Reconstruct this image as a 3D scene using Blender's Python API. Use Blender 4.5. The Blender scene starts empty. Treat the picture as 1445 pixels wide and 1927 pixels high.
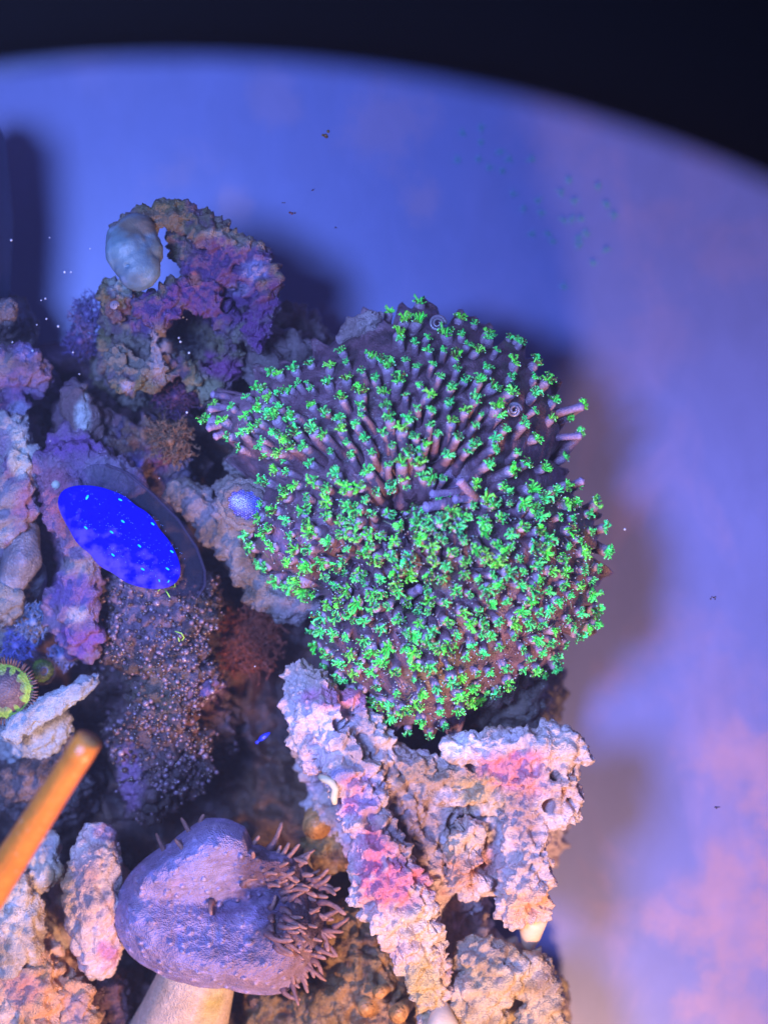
import bpy, math, random
import numpy as np
from mathutils import Vector, Matrix
random.seed(7); rng = np.random.default_rng(7)
S = bpy.context.scene; COL = S.collection

# ---------------------------------------------------------------- camera, world, lamps (1 unit = 1 cm)
H = 40.0
cd = bpy.data.cameras.new('camera'); cam = bpy.data.objects.new('camera', cd); COL.objects.link(cam)
cam.location = (0, 0, H); cam.rotation_euler = (0, 0, 0)
cd.sensor_fit = 'VERTICAL'; cd.sensor_height = 24; cd.lens = 24 * H / 19.27
cd.clip_start = .1; cd.clip_end = 500
cd.dof.use_dof = True; cd.dof.focus_distance = H - 0.8
cd.dof.aperture_fstop = 0.066
S.camera = cam
w = bpy.data.worlds.new('World'); S.world = w; w.use_nodes = True
w.node_tree.nodes['Background'].inputs[0].default_value = (.12, .13, .42, 1)
w.node_tree.nodes['Background'].inputs[1].default_value = .34
S.view_settings.view_transform = 'Standard'; S.view_settings.look = 'None'
S.view_settings.exposure = 0; S.view_settings.gamma = 1

def area(name, loc, target, size, energy, color):
    l = bpy.data.lights.new(name, 'AREA'); l.shape = 'DISK'; l.size = size; l.energy = energy; l.color = color
    o = bpy.data.objects.new(name, l); COL.objects.link(o); o.location = loc
    o.rotation_euler = (Vector(target) - Vector(loc)).to_track_quat('-Z', 'Y').to_euler(); return o
k = area('key_lamp', (-13, 3, 42), (-1, -1, 0), 10.5, 6400, (.21, .34, .95)); k.data.spread = math.radians(62)
area('warm_lamp', (5, -18, 13.5), (-2, -6, -2), 3.2, 7400, (1.0, .58, .38))

# ---------------------------------------------------------------- helpers
def P(px, py, z):
    k = (H - z) / H
    return Vector(((px - 722.5) / 100 * k, (963.5 - py) / 100 * k, z))
def PX(v):
    k = H / (H - v[:, 2]) * 100
    return 722.5 + v[:, 0] * k, 963.5 - v[:, 1] * k

def _hash(ix, iy, iz, s):
    h = (ix.astype(np.int64) * 374761393 + iy.astype(np.int64) * 668265263 + iz.astype(np.int64) * 2147483647 + s * 1274126177) & 0xffffffff
    h = ((h ^ (h >> 13)) * 1274126177) & 0xffffffff
    h = ((h ^ (h >> 16)) * 2246822519) & 0xffffffff
    return ((h ^ (h >> 15)) & 0xffffff) / float(0xffffff)
def vnoise(p, s=0):
    i = np.floor(p).astype(np.int64); f = p - i; f = f * f * f * (f * (f * 6 - 15) + 10)
    r = 0
    for dx in (0, 1):
        for dy in (0, 1):
            for dz in (0, 1):
                wgt = (f[:, 0] if dx else 1 - f[:, 0]) * (f[:, 1] if dy else 1 - f[:, 1]) * (f[:, 2] if dz else 1 - f[:, 2])
                r = r + wgt * _hash(i[:, 0] + dx, i[:, 1] + dy, i[:, 2] + dz, s)
    return r * 2 - 1
def fbm(p, o=4, s=0, g=.5):
    r = 0; a = 1; t = 0
    for k in range(o):
        r = r + a * vnoise(p * 2.03 ** k + 17.1 * k, s + k); t += a; a *= g
    return r / t
def voro(p, s=0):
    i = np.floor(p).astype(np.int64); f1 = np.full(len(p), 9.); f2 = np.full(len(p), 9.)
    for dx in (-1, 0, 1):
        for dy in (-1, 0, 1):
            for dz in (-1, 0, 1):
                c = i + np.array([dx, dy, dz])
                q = np.stack([_hash(c[:, 0], c[:, 1], c[:, 2], s + k) for k in (1, 2, 3)], 1) + c
                d = np.sqrt(((q - p) ** 2).sum(1))
                f2 = np.minimum(f2, np.maximum(d, f1)); f1 = np.minimum(f1, d)
    return f1, f2
def sst(a, b, x):
    t = np.clip((x - a) / (b - a), 0, 1); return t * t * (3 - 2 * t)

def newmesh(name, v, faces, smooth=True):
    m = bpy.data.meshes.new(name); m.from_pydata([tuple(x) for x in v], [], faces); m.update()
    if smooth: m.polygons.foreach_set('use_smooth', [True] * len(m.polygons))
    return m
def link(o, parent=None):
    COL.objects.link(o)
    if parent is not None: o.parent = parent
    return o
def setcol(m, c, name='paint'):
    a = m.color_attributes.new(name, 'FLOAT_COLOR', 'POINT')
    rgba = np.ones((len(m.vertices), 4)); rgba[:, :3] = np.clip(c, 0, 1); a.data.foreach_set('color', rgba.ravel().astype(np.float32))
def tag(o, label=None, cat=None, group=None, kind=None):
    if label: o['label'] = label
    if cat: o['category'] = cat
    if group: o['group'] = group
    if kind: o['kind'] = kind
    return o
def obj(name, mesh, mat=None, parent=None, loc=None):
    o = bpy.data.objects.new(name, mesh)
    if mat: mesh.materials.append(mat)
    if loc is not None: o.location = loc
    return link(o, parent)
def empty(name, loc):
    o = bpy.data.objects.new(name, None); o.location = loc; o.empty_display_size = .3; return link(o)
def rebase(m):
    """move a mesh's vertices so that its base centre is the origin; returns that point"""
    n = len(m.vertices); co = np.empty(n * 3); m.vertices.foreach_get('co', co); co = co.reshape(-1, 3)
    c = np.array([co[:, 0].mean(), co[:, 1].mean(), co[:, 2].min()]); co -= c
    m.vertices.foreach_set('co', co.ravel()); m.update(); return Vector(c)

class MB:
    def __init__(s): s.v = []; s.f = []; s.c = []
    def tube(s, pts, rad, n=6, col=(1, 1, 1), cap=True):
        b0 = len(s.v); pts = [Vector(p) for p in pts]; prev = None
        for i, p in enumerate(pts):
            d = (pts[min(i + 1, len(pts) - 1)] - pts[max(i - 1, 0)]).normalized()
            if prev is None: a = d.orthogonal().normalized()
            else: a = (prev - d * prev.dot(d)).normalized()
            prev = a; b = d.cross(a); r = rad[i] if hasattr(rad, '__len__') else rad
            cc = col(i / (len(pts) - 1)) if callable(col) else col
            for k in range(n):
                t = 2 * math.pi * k / n; s.v.append(p + (a * math.cos(t) + b * math.sin(t)) * r); s.c.append(cc)
        for i in range(len(pts) - 1):
            for k in range(n):
                q = b0 + i * n; s.f.append((q + k, q + (k + 1) % n, q + n + (k + 1) % n, q + n + k))
        if cap:
            for i, d in ((0, -1), (len(pts) - 1, 1)):
                e = (pts[-1] - pts[-2]) if d > 0 else (pts[0] - pts[1]); r = rad[i] if hasattr(rad, '__len__') else rad
                s.v.append(pts[i] + e.normalized() * r * .6); s.c.append(col(1. if d > 0 else 0.) if callable(col) else col)
                ci = len(s.v) - 1; q = b0 + i * n
                for k in range(n):
                    s.f.append((q + k, q + (k + 1) % n, ci) if d > 0 else (q + (k + 1) % n, q + k, ci))
    def ball(s, p, r, col=(1, 1, 1), n=6, m=4, sq=1.):
        b0 = len(s.v); p = Vector(p)
        for i in range(1, m):
            ph = math.pi * i / m
            for k in range(n):
                t = 2 * math.pi * k / n; s.v.append(p + Vector((math.sin(ph) * math.cos(t), math.sin(ph) * math.sin(t), math.cos(ph) * sq)) * r); s.c.append(col)
        s.v.append(p + Vector((0, 0, r * sq))); s.v.append(p - Vector((0, 0, r * sq))); s.c += [col, col]
        T = len(s.v) - 2
        for k in range(n):
            s.f.append((b0 + k, b0 + (k + 1) % n, T)); q = b0 + (m - 2) * n; s.f.append((q + (k + 1) % n, q + k, T + 1))
            for i in range(m - 2):
                q = b0 + i * n; s.f.append((q + (k + 1) % n, q + k, q + n + k, q + n + (k + 1) % n))
    def mesh(s, name):
        m = newmesh(name, s.v, s.f); setcol(m, np.array(s.c)); return m

# ---------------------------------------------------------------- materials
def nodes(name):
    m = bpy.data.materials.new(name); m.use_nodes = True; return m, m.node_tree.nodes, m.node_tree.links, m.node_tree.nodes['Principled BSDF']
def paint_mat(name, rough=.6, spec=.35, s1=9, s2=38, var=(.62, 1.3), bump=.35, bdist=.03, sss=0, fine=.5, speck=None, coat=0):
    m, N, L, B = nodes(name)
    at = N.new('ShaderNodeAttribute'); at.attribute_name = 'paint'
    tc = N.new('ShaderNodeTexCoord')
    n1 = N.new('ShaderNodeTexNoise'); n1.inputs['Scale'].default_value = s1; n1.inputs['Detail'].default_value = 8; n1.inputs['Roughness'].default_value = .68
    n2 = N.new('ShaderNodeTexVoronoi'); n2.inputs['Scale'].default_value = s2
    n3 = N.new('ShaderNodeTexNoise'); n3.inputs['Scale'].default_value = s2; n3.inputs['Detail'].default_value = 4
    for n in (n1, n2, n3): L.new(tc.outputs['Object'], n.inputs['Vector'])
    mr = N.new('ShaderNodeMapRange'); mr.inputs['From Min'].default_value = .32; mr.inputs['From Max'].default_value = .68
    mr.inputs['To Min'].default_value = var[0]; mr.inputs['To Max'].default_value = var[1]; L.new(n1.outputs['Fac'], mr.inputs['Value'])
    mx = N.new('ShaderNodeVectorMath'); mx.operation = 'SCALE'; L.new(at.outputs['Color'], mx.inputs[0]); L.new(mr.outputs[0], mx.inputs['Scale'])
    out = mx.outputs[0]
    if speck:
        r = N.new('ShaderNodeMapRange'); r.inputs['From Min'].default_value = speck[1]; r.inputs['From Max'].default_value = speck[1] + .06; L.new(n3.outputs['Fac'], r.inputs['Value'])
        mm = N.new('ShaderNodeMix'); mm.data_type = 'RGBA'; L.new(r.outputs[0], mm.inputs[0]); L.new(out, mm.inputs[6]); mm.inputs[7].default_value = (*speck[0], 1); out = mm.outputs[2]
    L.new(out, B.inputs['Base Color'])
    ad = N.new('ShaderNodeMath'); ad.operation = 'MULTIPLY_ADD'; ad.inputs[1].default_value = fine; L.new(n2.outputs['Distance'], ad.inputs[0]); L.new(n1.outputs['Fac'], ad.inputs[2])
    bp = N.new('ShaderNodeBump'); bp.inputs['Strength'].default_value = bump; bp.inputs['Distance'].default_value = bdist * 10; L.new(ad.outputs[0], bp.inputs['Height']); L.new(bp.outputs[0], B.inputs['Normal'])
    B.inputs['Roughness'].default_value = rough; B.inputs['Specular IOR Level'].default_value = spec
    if sss: B.inputs['Subsurface Weight'].default_value = sss; B.inputs['Subsurface Radius'].default_value = (.25, .12, .12); B.inputs['Subsurface Scale'].default_value = .4
    if coat: B.inputs['Coat Weight'].default_value = coat; B.inputs['Coat Roughness'].default_value = .25
    return m
M_rock = paint_mat('porous_rock', .36, .65, 16, 34, (.7, 1.25), .6, .013)
M_dark = paint_mat('dark_rock', .45, .5, 9, 24, (.5, 1.4), .5, .015)
M_flesh = paint_mat('coral_flesh', .38, .45, 5, 22, (.6, 1.25), .35, .014, sss=.06)
M_cap = paint_mat('leather_coral', .75, .2, 6, 30, (.75, 1.2), .6, .014, sss=.04)
M_smooth = paint_mat('smooth_paint', .45, .4, 3, 30, (.85, 1.12), .15, .008)
M_bead = paint_mat('wet_bead', .22, .7, 3, 30, (.7, 1.2), .1, .005)
def simple(name, col, rough=.5, spec=.4, emit=None, es=0, alpha=1, trans=0):
    m, N, L, B = nodes(name); B.inputs['Base Color'].default_value = (*col, 1); B.inputs['Roughness'].default_value = rough
    B.inputs['Specular IOR Level'].default_value = spec
    if emit: B.inputs['Emission Color'].default_value = (*emit, 1); B.inputs['Emission Strength'].default_value = es
    B.inputs['Alpha'].default_value = alpha; B.inputs['Transmission Weight'].default_value = trans
    return m
# fluorescent tentacles: the green is the animal's own glow plus its pigment
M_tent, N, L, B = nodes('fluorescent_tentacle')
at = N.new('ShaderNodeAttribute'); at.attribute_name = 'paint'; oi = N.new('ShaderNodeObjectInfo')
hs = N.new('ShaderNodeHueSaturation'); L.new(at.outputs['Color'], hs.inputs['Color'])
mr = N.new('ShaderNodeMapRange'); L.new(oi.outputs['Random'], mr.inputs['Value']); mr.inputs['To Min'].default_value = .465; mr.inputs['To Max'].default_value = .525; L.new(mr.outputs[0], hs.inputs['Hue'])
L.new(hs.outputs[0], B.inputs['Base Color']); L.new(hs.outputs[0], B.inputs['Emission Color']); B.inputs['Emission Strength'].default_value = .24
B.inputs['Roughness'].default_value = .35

# ---------------------------------------------------------------- the tub
FZ = -5.0
def tub():
    c = P(330, 2876, 20); cx, cy = c.x - 0.5, c.y
    RW = 22.6
    prof = [(0, FZ)] + [(r, FZ) for r in np.linspace(2, RW - 3.2, 12)]
    prof += [(RW - 3.2 + 3.2 * math.sin(t), FZ + 3.2 * (1 - math.cos(t))) for t in np.linspace(.12, math.pi / 2, 12)]
    prof += [(RW + .1, 2), (RW + .2, 5), (RW + .35, 8)]
    n = 128; v = []; f = []
    for i, (r, z) in enumerate(prof):
        for k in range(n):
            t = 2 * math.pi * k / n; v.append((cx + r * math.cos(t), cy + r * math.sin(t), z))
    for i in range(len(prof) - 1):
        for k in range(n): f.append((i * n + k, i * n + (k + 1) % n, (i + 1) * n + (k + 1) % n, (i + 1) * n + k))
    m = newmesh('tub_floor', v, f)
    mat, N, L, B = nodes('tub_plastic')
    tc = N.new('ShaderNodeTexCoord')
    mp = N.new('ShaderNodeMapping'); mp.inputs['Scale'].default_value = (1, .55, 1); mp.inputs['Rotation'].default_value = (0, 0, .5); L.new(tc.outputs['Object'], mp.inputs[0])
    a = N.new('ShaderNodeTexNoise'); a.inputs['Scale'].default_value = .42; a.inputs['Detail'].default_value = 7; a.inputs['Roughness'].default_value = .55; a.inputs['Distortion'].default_value = .8; L.new(mp.outputs[0], a.inputs[0])
    r = N.new('ShaderNodeMapRange'); r.inputs['From Min'].default_value = .52; r.inputs['From Max'].default_value = .72; L.new(a.outputs['Fac'], r.inputs['Value'])
    # pink caustic light painted into the colour, stronger towards the south east
    sx = N.new('ShaderNodeSeparateXYZ'); L.new(tc.outputs['Object'], sx.inputs[0])
    e = N.new('ShaderNodeMath'); e.operation = 'SUBTRACT'; L.new(sx.outputs['X'], e.inputs[0]); L.new(sx.outputs['Y'], e.inputs[1])
    r2 = N.new('ShaderNodeMapRange'); r2.inputs['From Min'].default_value = -6; r2.inputs['From Max'].default_value = 15; r2.inputs['To Min'].default_value = .10; r2.inputs['To Max'].default_value = .7; L.new(e.outputs[0], r2.inputs['Value'])
    mu = N.new('ShaderNodeMath'); mu.operation = 'MULTIPLY'; L.new(r.outputs[0], mu.inputs[0]); L.new(r2.outputs[0], mu.inputs[1])
    mx = N.new('ShaderNodeMix'); mx.data_type = 'RGBA'; L.new(mu.outputs[0], mx.inputs[0])
    mx.inputs[6].default_value = (.155, .175, .40, 1); mx.inputs[7].default_value = (.33, .24, .42, 1)
    wv = N.new('ShaderNodeTexNoise'); wv.inputs['Scale'].default_value = .55; wv.inputs['Detail'].default_value = 6; wv.inputs['Roughness'].default_value = .6; L.new(tc.outputs['Object'], wv.inputs[0])
    prev = mx.outputs[2]
    for (fx, fy, fr, k_) in [(1400, 1520, 1.5, .85), (1390, 1760, 1.5, .95), (1290, 1660, 1.0, .4), (1420, 1920, 1.6, .6), (1330, 1350, 1.6, .25), (690, 230, 1.0, .4), (530, 200, .7, .3), (330, 320, .8, .35), (430, 385, .5, .5), (790, 390, .5, .45), (1320, 480, 1.3, .22), (1050, 250, 1.2, .2), (1250, 600, 1, .15), (600, 600, .6, .2)]:  # caustic patches and light streaks painted into the floor colour
        c_ = P(fx, fy, FZ); di = N.new('ShaderNodeVectorMath'); di.operation = 'DISTANCE'; L.new(tc.outputs['Object'], di.inputs[0]); di.inputs[1].default_value = c_
        q = N.new('ShaderNodeMath'); q.operation = 'MULTIPLY_ADD'; L.new(wv.outputs['Fac'], q.inputs[0]); q.inputs[1].default_value = 4.6 * fr; L.new(di.outputs['Value'], q.inputs[2])
        rr_ = N.new('ShaderNodeMapRange'); rr_.interpolation_type = 'SMOOTHSTEP'; L.new(q.outputs[0], rr_.inputs['Value']); rr_.inputs['From Min'].default_value = fr * 3.5; rr_.inputs['From Max'].default_value = fr * 2.35; rr_.inputs['To Min'].default_value = 0; rr_.inputs['To Max'].default_value = k_
        m3 = N.new('ShaderNodeMix'); m3.data_type = 'RGBA'; L.new(rr_.outputs[0], m3.inputs[0]); L.new(prev, m3.inputs[6]); m3.inputs[7].default_value = (.36, .23, .34, 1); prev = m3.outputs[2]
    mx = m3
    b = N.new('ShaderNodeTexNoise'); b.inputs['Scale'].default_value = 14; b.inputs['Detail'].default_value = 3; L.new(tc.outputs['Object'], b.inputs[0])
    mp2 = N.new('ShaderNodeMapping'); mp2.inputs['Scale'].default_value = (.8, .45, 1); mp2.inputs['Rotation'].default_value = (0, 0, .6); L.new(tc.outputs['Object'], mp2.inputs[0]); L.new(mp2.outputs[0], b.inputs[0]); b.inputs['Scale'].default_value = 1.6; b.inputs['Detail'].default_value = 9; b.inputs['Roughness'].default_value = .62; b.inputs['Distortion'].default_value = .5
    r3 = N.new('ShaderNodeMapRange'); r3.inputs['From Min'].default_value = .3; r3.inputs['From Max'].default_value = .7; r3.inputs['To Min'].default_value = .94; r3.inputs['To Max'].default_value = 1.06; L.new(b.outputs['Fac'], r3.inputs['Value'])
    sc = N.new('ShaderNodeVectorMath'); sc.operation = 'SCALE'; L.new(mx.outputs[2], sc.inputs[0]); L.new(r3.outputs[0], sc.inputs['Scale']); L.new(sc.outputs[0], B.inputs['Base Color'])
    B.inputs['Roughness'].default_value = .38; B.inputs['Specular IOR Level'].default_value = .3
    tag(obj('tub_floor', m, mat), kind='structure')
    # black collar above the water
    c = P(330, 2876, 20); R = 13.92; prof = [(R + .5, 19.4), (R, 19.6), (R - .06, 20), (R + .1, 20.5), (R + .8, 20.8), (R + 2, 21), (R + 2, 20.4), (R + .8, 20), (R + .5, 19.4)]
    n = 160; v = []; f = []
    for r_, z in prof[:-1]:
        for k in range(n):
            t = math.radians(-62 + 172 * k / (n - 1)); v.append((r_ * math.cos(t), r_ * math.sin(t), z - 19.4))
    q = len(prof) - 1
    for i in range(q):
        for k in range(n - 1): f.append((i * n + k, i * n + (k + 1) % n, ((i + 1) % q) * n + (k + 1) % n, ((i + 1) % q) * n + k))
    f.append(tuple(i * n for i in range(q))[::-1]); f.append(tuple(i * n + n - 1 for i in range(q)))
    o = obj('tank_rim', newmesh('tank_rim', v, f), simple('black_plastic', (.004, .003, .003), 1, 0), loc=(c.x, c.y, 19.4))
    tag(o, 'blurred black curved rim crossing the top of the view above the blue tub', 'rim')
tub()

# ---------------------------------------------------------------- rocks
_ico = {}
def ico(n):
    if n not in _ico:
        import bmesh
        b = bmesh.new(); bmesh.ops.create_icosphere(b, subdivisions=n, radius=1); b.verts.ensure_lookup_table()
        _ico[n] = (np.array([v.co[:] for v in b.verts]), np.array([[v.index for v in f.verts] for f in b.faces])); b.free()
    return _ico[n]
def blobmesh(chains, vox):
    V, F = ico(2); vs = []; fs = []; n = 0
    for ch in chains:
        pts = []
        if len(ch) == 1: pts = [ch[0]]
        for a, b in zip(ch[:-1], ch[1:]):
            pa, pb = P(*a[:3]), P(*b[:3]); k = max(1, int((pa - pb).length / (.35 * min(a[3], b[3]))))
            pts += [tuple(np.array(a) * (1 - t) + np.array(b) * t) for t in np.arange(k) / k]
        if len(ch) > 1: pts.append(ch[-1])
        for p in pts:
            vs.append(V * p[3] * np.array([1, 1, .9]) + np.array(P(*p[:3]))); fs.append(F + n); n += len(V)
    v = np.concatenate(vs); f = np.concatenate(fs)
    me = bpy.data.meshes.new('tmp'); me.from_pydata(v.tolist(), [], f.tolist())
    o = bpy.data.objects.new('tmp', me); COL.objects.link(o)
    md = o.modifiers.new('r', 'REMESH'); md.mode = 'VOXEL'; md.voxel_size = vox
    sm = o.modifiers.new('s', 'SMOOTH'); sm.iterations = 6; sm.factor = .5
    dg = bpy.context.evaluated_depsgraph_get(); r = bpy.data.meshes.new_from_object(o.evaluated_get(dg))
    bpy.data.objects.remove(o); bpy.data.meshes.remove(me); return r
DEF = dict(a=.22, f=1.1, b=.10, g=3.2, n=.06, nf=5., pit=.12, pf=2.2, fine=.025)
_seed = [0]
def displace(m, D, pits=(), seed=0):
    n = len(m.vertices); co = np.empty(n * 3); m.vertices.foreach_get('co', co); co = co.reshape(-1, 3)
    no = np.empty(n * 3); m.vertex_normals.foreach_get('vector', no); no = no.reshape(-1, 3)
    o = co + seed * 13.7
    d = D['a'] * fbm(o * D['f'], 3, seed) + D['b'] * (1 - 2 * np.abs(fbm(o * D['g'], 4, seed + 9)) * 1.6) - D['b'] * .5
    if D['n']:
        f1, f2 = voro(o * D['nf'] * .62 + .3 * vnoise(o * 2)[:, None], seed); d += 1.7 * D['n'] * (.9 - 1.6 * f1)
        f1, f2 = voro(o * D['nf'] * 1.7 + .35 * vnoise(o * 3)[:, None], seed + 2); d += .55 * D['n'] * (.9 - 1.6 * f1) * sst(-.3, .2, vnoise(o * 1.9, 88))
    if D['pit']:
        wq = o * D['pf'] * .8 + .5 * np.stack([vnoise(o * 2.3, 70), vnoise(o * 2.3, 71), vnoise(o * 2.3, 72)], 1)
        f1, f2 = voro(wq, seed + 5); d -= D['pit'] * sst(.36, .10, f1) * sst(-.1, .3, vnoise(o * 1.3, 75))
        q = o * 2.4 + .6 * vnoise(o * 1.7, 76)[:, None]; f1, f2 = voro(q, seed + 60); amp = sst(-.25, .3, fbm(o * .9, 2, seed + 66)); d += .10 * (D['a'] / .13) ** .5 * amp * sst(0, .3, f2 - f1) - .05
        w2 = o + .25 * np.stack([fbm(o * 2.2, 2, 80), fbm(o * 2.2, 2, 81), fbm(o * 2.2, 2, 82)], 1); d += .035 * (D['a'] / .13) ** .5 * (1 - 3 * np.abs(fbm(w2 * 4.5, 3, seed + 84)))
    d += D['fine'] * fbm(o * 14, 3, seed + 20)
    if D['n']:
        f1, f2 = voro(o * 8.5 + .6 * vnoise(o * 4, 91)[:, None], seed + 92); d -= .075 * sst(.24, .08, f1) * sst(0, .35, vnoise(o * 2.1, 93))
    co2 = co + no * d[:, None]
    if len(pits):
        px, py = PX(co2)
        for (x, y, r, dep) in pits:
            q = np.sqrt((px - x) ** 2 + (py - y) ** 2) / r * (1 + .35 * vnoise(co * 4, 3))
            co2 -= no * (dep * sst(1, .45, q) * (no[:, 2] > -.2))[:, None]
    m.vertices.foreach_set('co', co2.ravel()); m.update(); return co2
def colours(co, base, patches, seed=0):
    t = sst(-.35, .35, fbm(co * 1.4, 4, seed + 30))[:, None]; u = sst(.0, .45, fbm(co * 3.1, 4, seed + 40))[:, None]
    c = np.array(base[0]) * (1 - t) + np.array(base[1]) * t
    if len(base) > 2: c = c * (1 - u) + np.array(base[2]) * u
    # small scattered crust spots of neighbouring tones
    sp = sst(.28, .42, fbm(co * 4.2, 4, seed + 90))[:, None]; c = c * (1 - .5 * sp) + np.minimum(c * np.array([1.35, 1.2, 1.5]) + .06, .85) * .5 * sp
    sp = sst(.30, .44, fbm(co * 3.3, 4, seed + 95))[:, None]; c = c * (1 - .55 * sp) + c * np.array([.85, .72, .65]) * .55 * sp
    px, py = PX(co); nz = fbm(co * 2.6, 5, seed + 50)
    for (x, y, r, col, k) in patches:
        ry = r
        if hasattr(r, '__len__'): r, ry = r
        q = np.sqrt(((px - x) / r) ** 2 + ((py - y) / ry) ** 2) + .75 * nz
        wg = (k * sst(1.3, .45, q + .25 * vnoise(co * 9, 99)))[:, None]; c = c * (1 - wg) + np.array(col) * wg
    return c
def rock(name, label, cat, chains, base, patches=(), vox=.055, D=None, pits=(), mat=None, group=None, part_of=None, kind=None, tone=.64, sat=.9):
    if name in ('peach_rock', 'orange_rock', 'cream_boulder', 'golden_rock', 'amber_rock'): tone = .95
    if name == 'pitted_white_rock': tone = .8
    _seed[0] += 1; s = _seed[0]
    d = dict(DEF); d.update(D or {})
    m = blobmesh(chains, vox); m.name = name; co = displace(m, d, pits, s); cl = colours(co, base, patches, s)
    if tone != 1: cl = cl * tone
    g_ = cl.mean(1, keepdims=True); cl = np.clip(g_ + (cl - g_) * sat, 0, 1); setcol(m, cl)
    m.polygons.foreach_set('use_smooth', [True] * len(m.polygons))
    if part_of is None:
        c = rebase(m); o = obj(name, m, mat or M_rock, loc=c); tag(o, label, cat, group, kind)
    else:
        o = obj(name, m, mat or M_rock); o.parent = part_of; o.matrix_parent_inverse = part_of.matrix_basis.inverted()
    return o

# colour words
WHT = (.66, .62, .66); CRM = (.62, .50, .38); PNK = (.62, .16, .30); HOT = (.62, .10, .24); PUR = (.19, .065, .30); LPU = (.46, .30, .58)
TAN = (.40, .26, .18); BRN = (.13, .075, .05); DRK = (.045, .03, .03); OLV = (.22, .19, .08); GRY = (.30, .27, .28); ORG = (.60, .24, .07); MAR = (.10, .03, .045); SAL = (.62, .34, .26)

# dark bed of old rock under the whole left side
def bed():
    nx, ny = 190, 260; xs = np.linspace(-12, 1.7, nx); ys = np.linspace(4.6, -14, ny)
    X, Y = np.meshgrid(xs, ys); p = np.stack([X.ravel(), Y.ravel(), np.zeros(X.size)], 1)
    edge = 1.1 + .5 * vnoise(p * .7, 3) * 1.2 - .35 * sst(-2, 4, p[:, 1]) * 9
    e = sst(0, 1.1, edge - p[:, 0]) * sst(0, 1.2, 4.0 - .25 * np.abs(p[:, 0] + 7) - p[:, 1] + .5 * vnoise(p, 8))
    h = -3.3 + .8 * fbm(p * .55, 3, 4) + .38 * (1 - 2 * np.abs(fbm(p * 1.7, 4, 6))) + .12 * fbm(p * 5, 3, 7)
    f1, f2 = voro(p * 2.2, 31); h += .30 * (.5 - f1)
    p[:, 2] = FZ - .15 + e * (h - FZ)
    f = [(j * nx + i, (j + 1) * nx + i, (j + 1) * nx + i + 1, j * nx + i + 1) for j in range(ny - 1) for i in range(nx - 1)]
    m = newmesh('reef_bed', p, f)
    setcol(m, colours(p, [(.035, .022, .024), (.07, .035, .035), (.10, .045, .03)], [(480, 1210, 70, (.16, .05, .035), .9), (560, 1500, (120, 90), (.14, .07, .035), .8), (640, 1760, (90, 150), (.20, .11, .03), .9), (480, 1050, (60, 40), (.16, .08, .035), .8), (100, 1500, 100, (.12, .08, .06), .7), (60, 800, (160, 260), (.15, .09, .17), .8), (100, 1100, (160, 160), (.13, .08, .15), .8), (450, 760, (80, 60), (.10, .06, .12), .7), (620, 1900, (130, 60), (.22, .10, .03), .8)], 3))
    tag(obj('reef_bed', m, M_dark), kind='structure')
bed()

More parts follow.
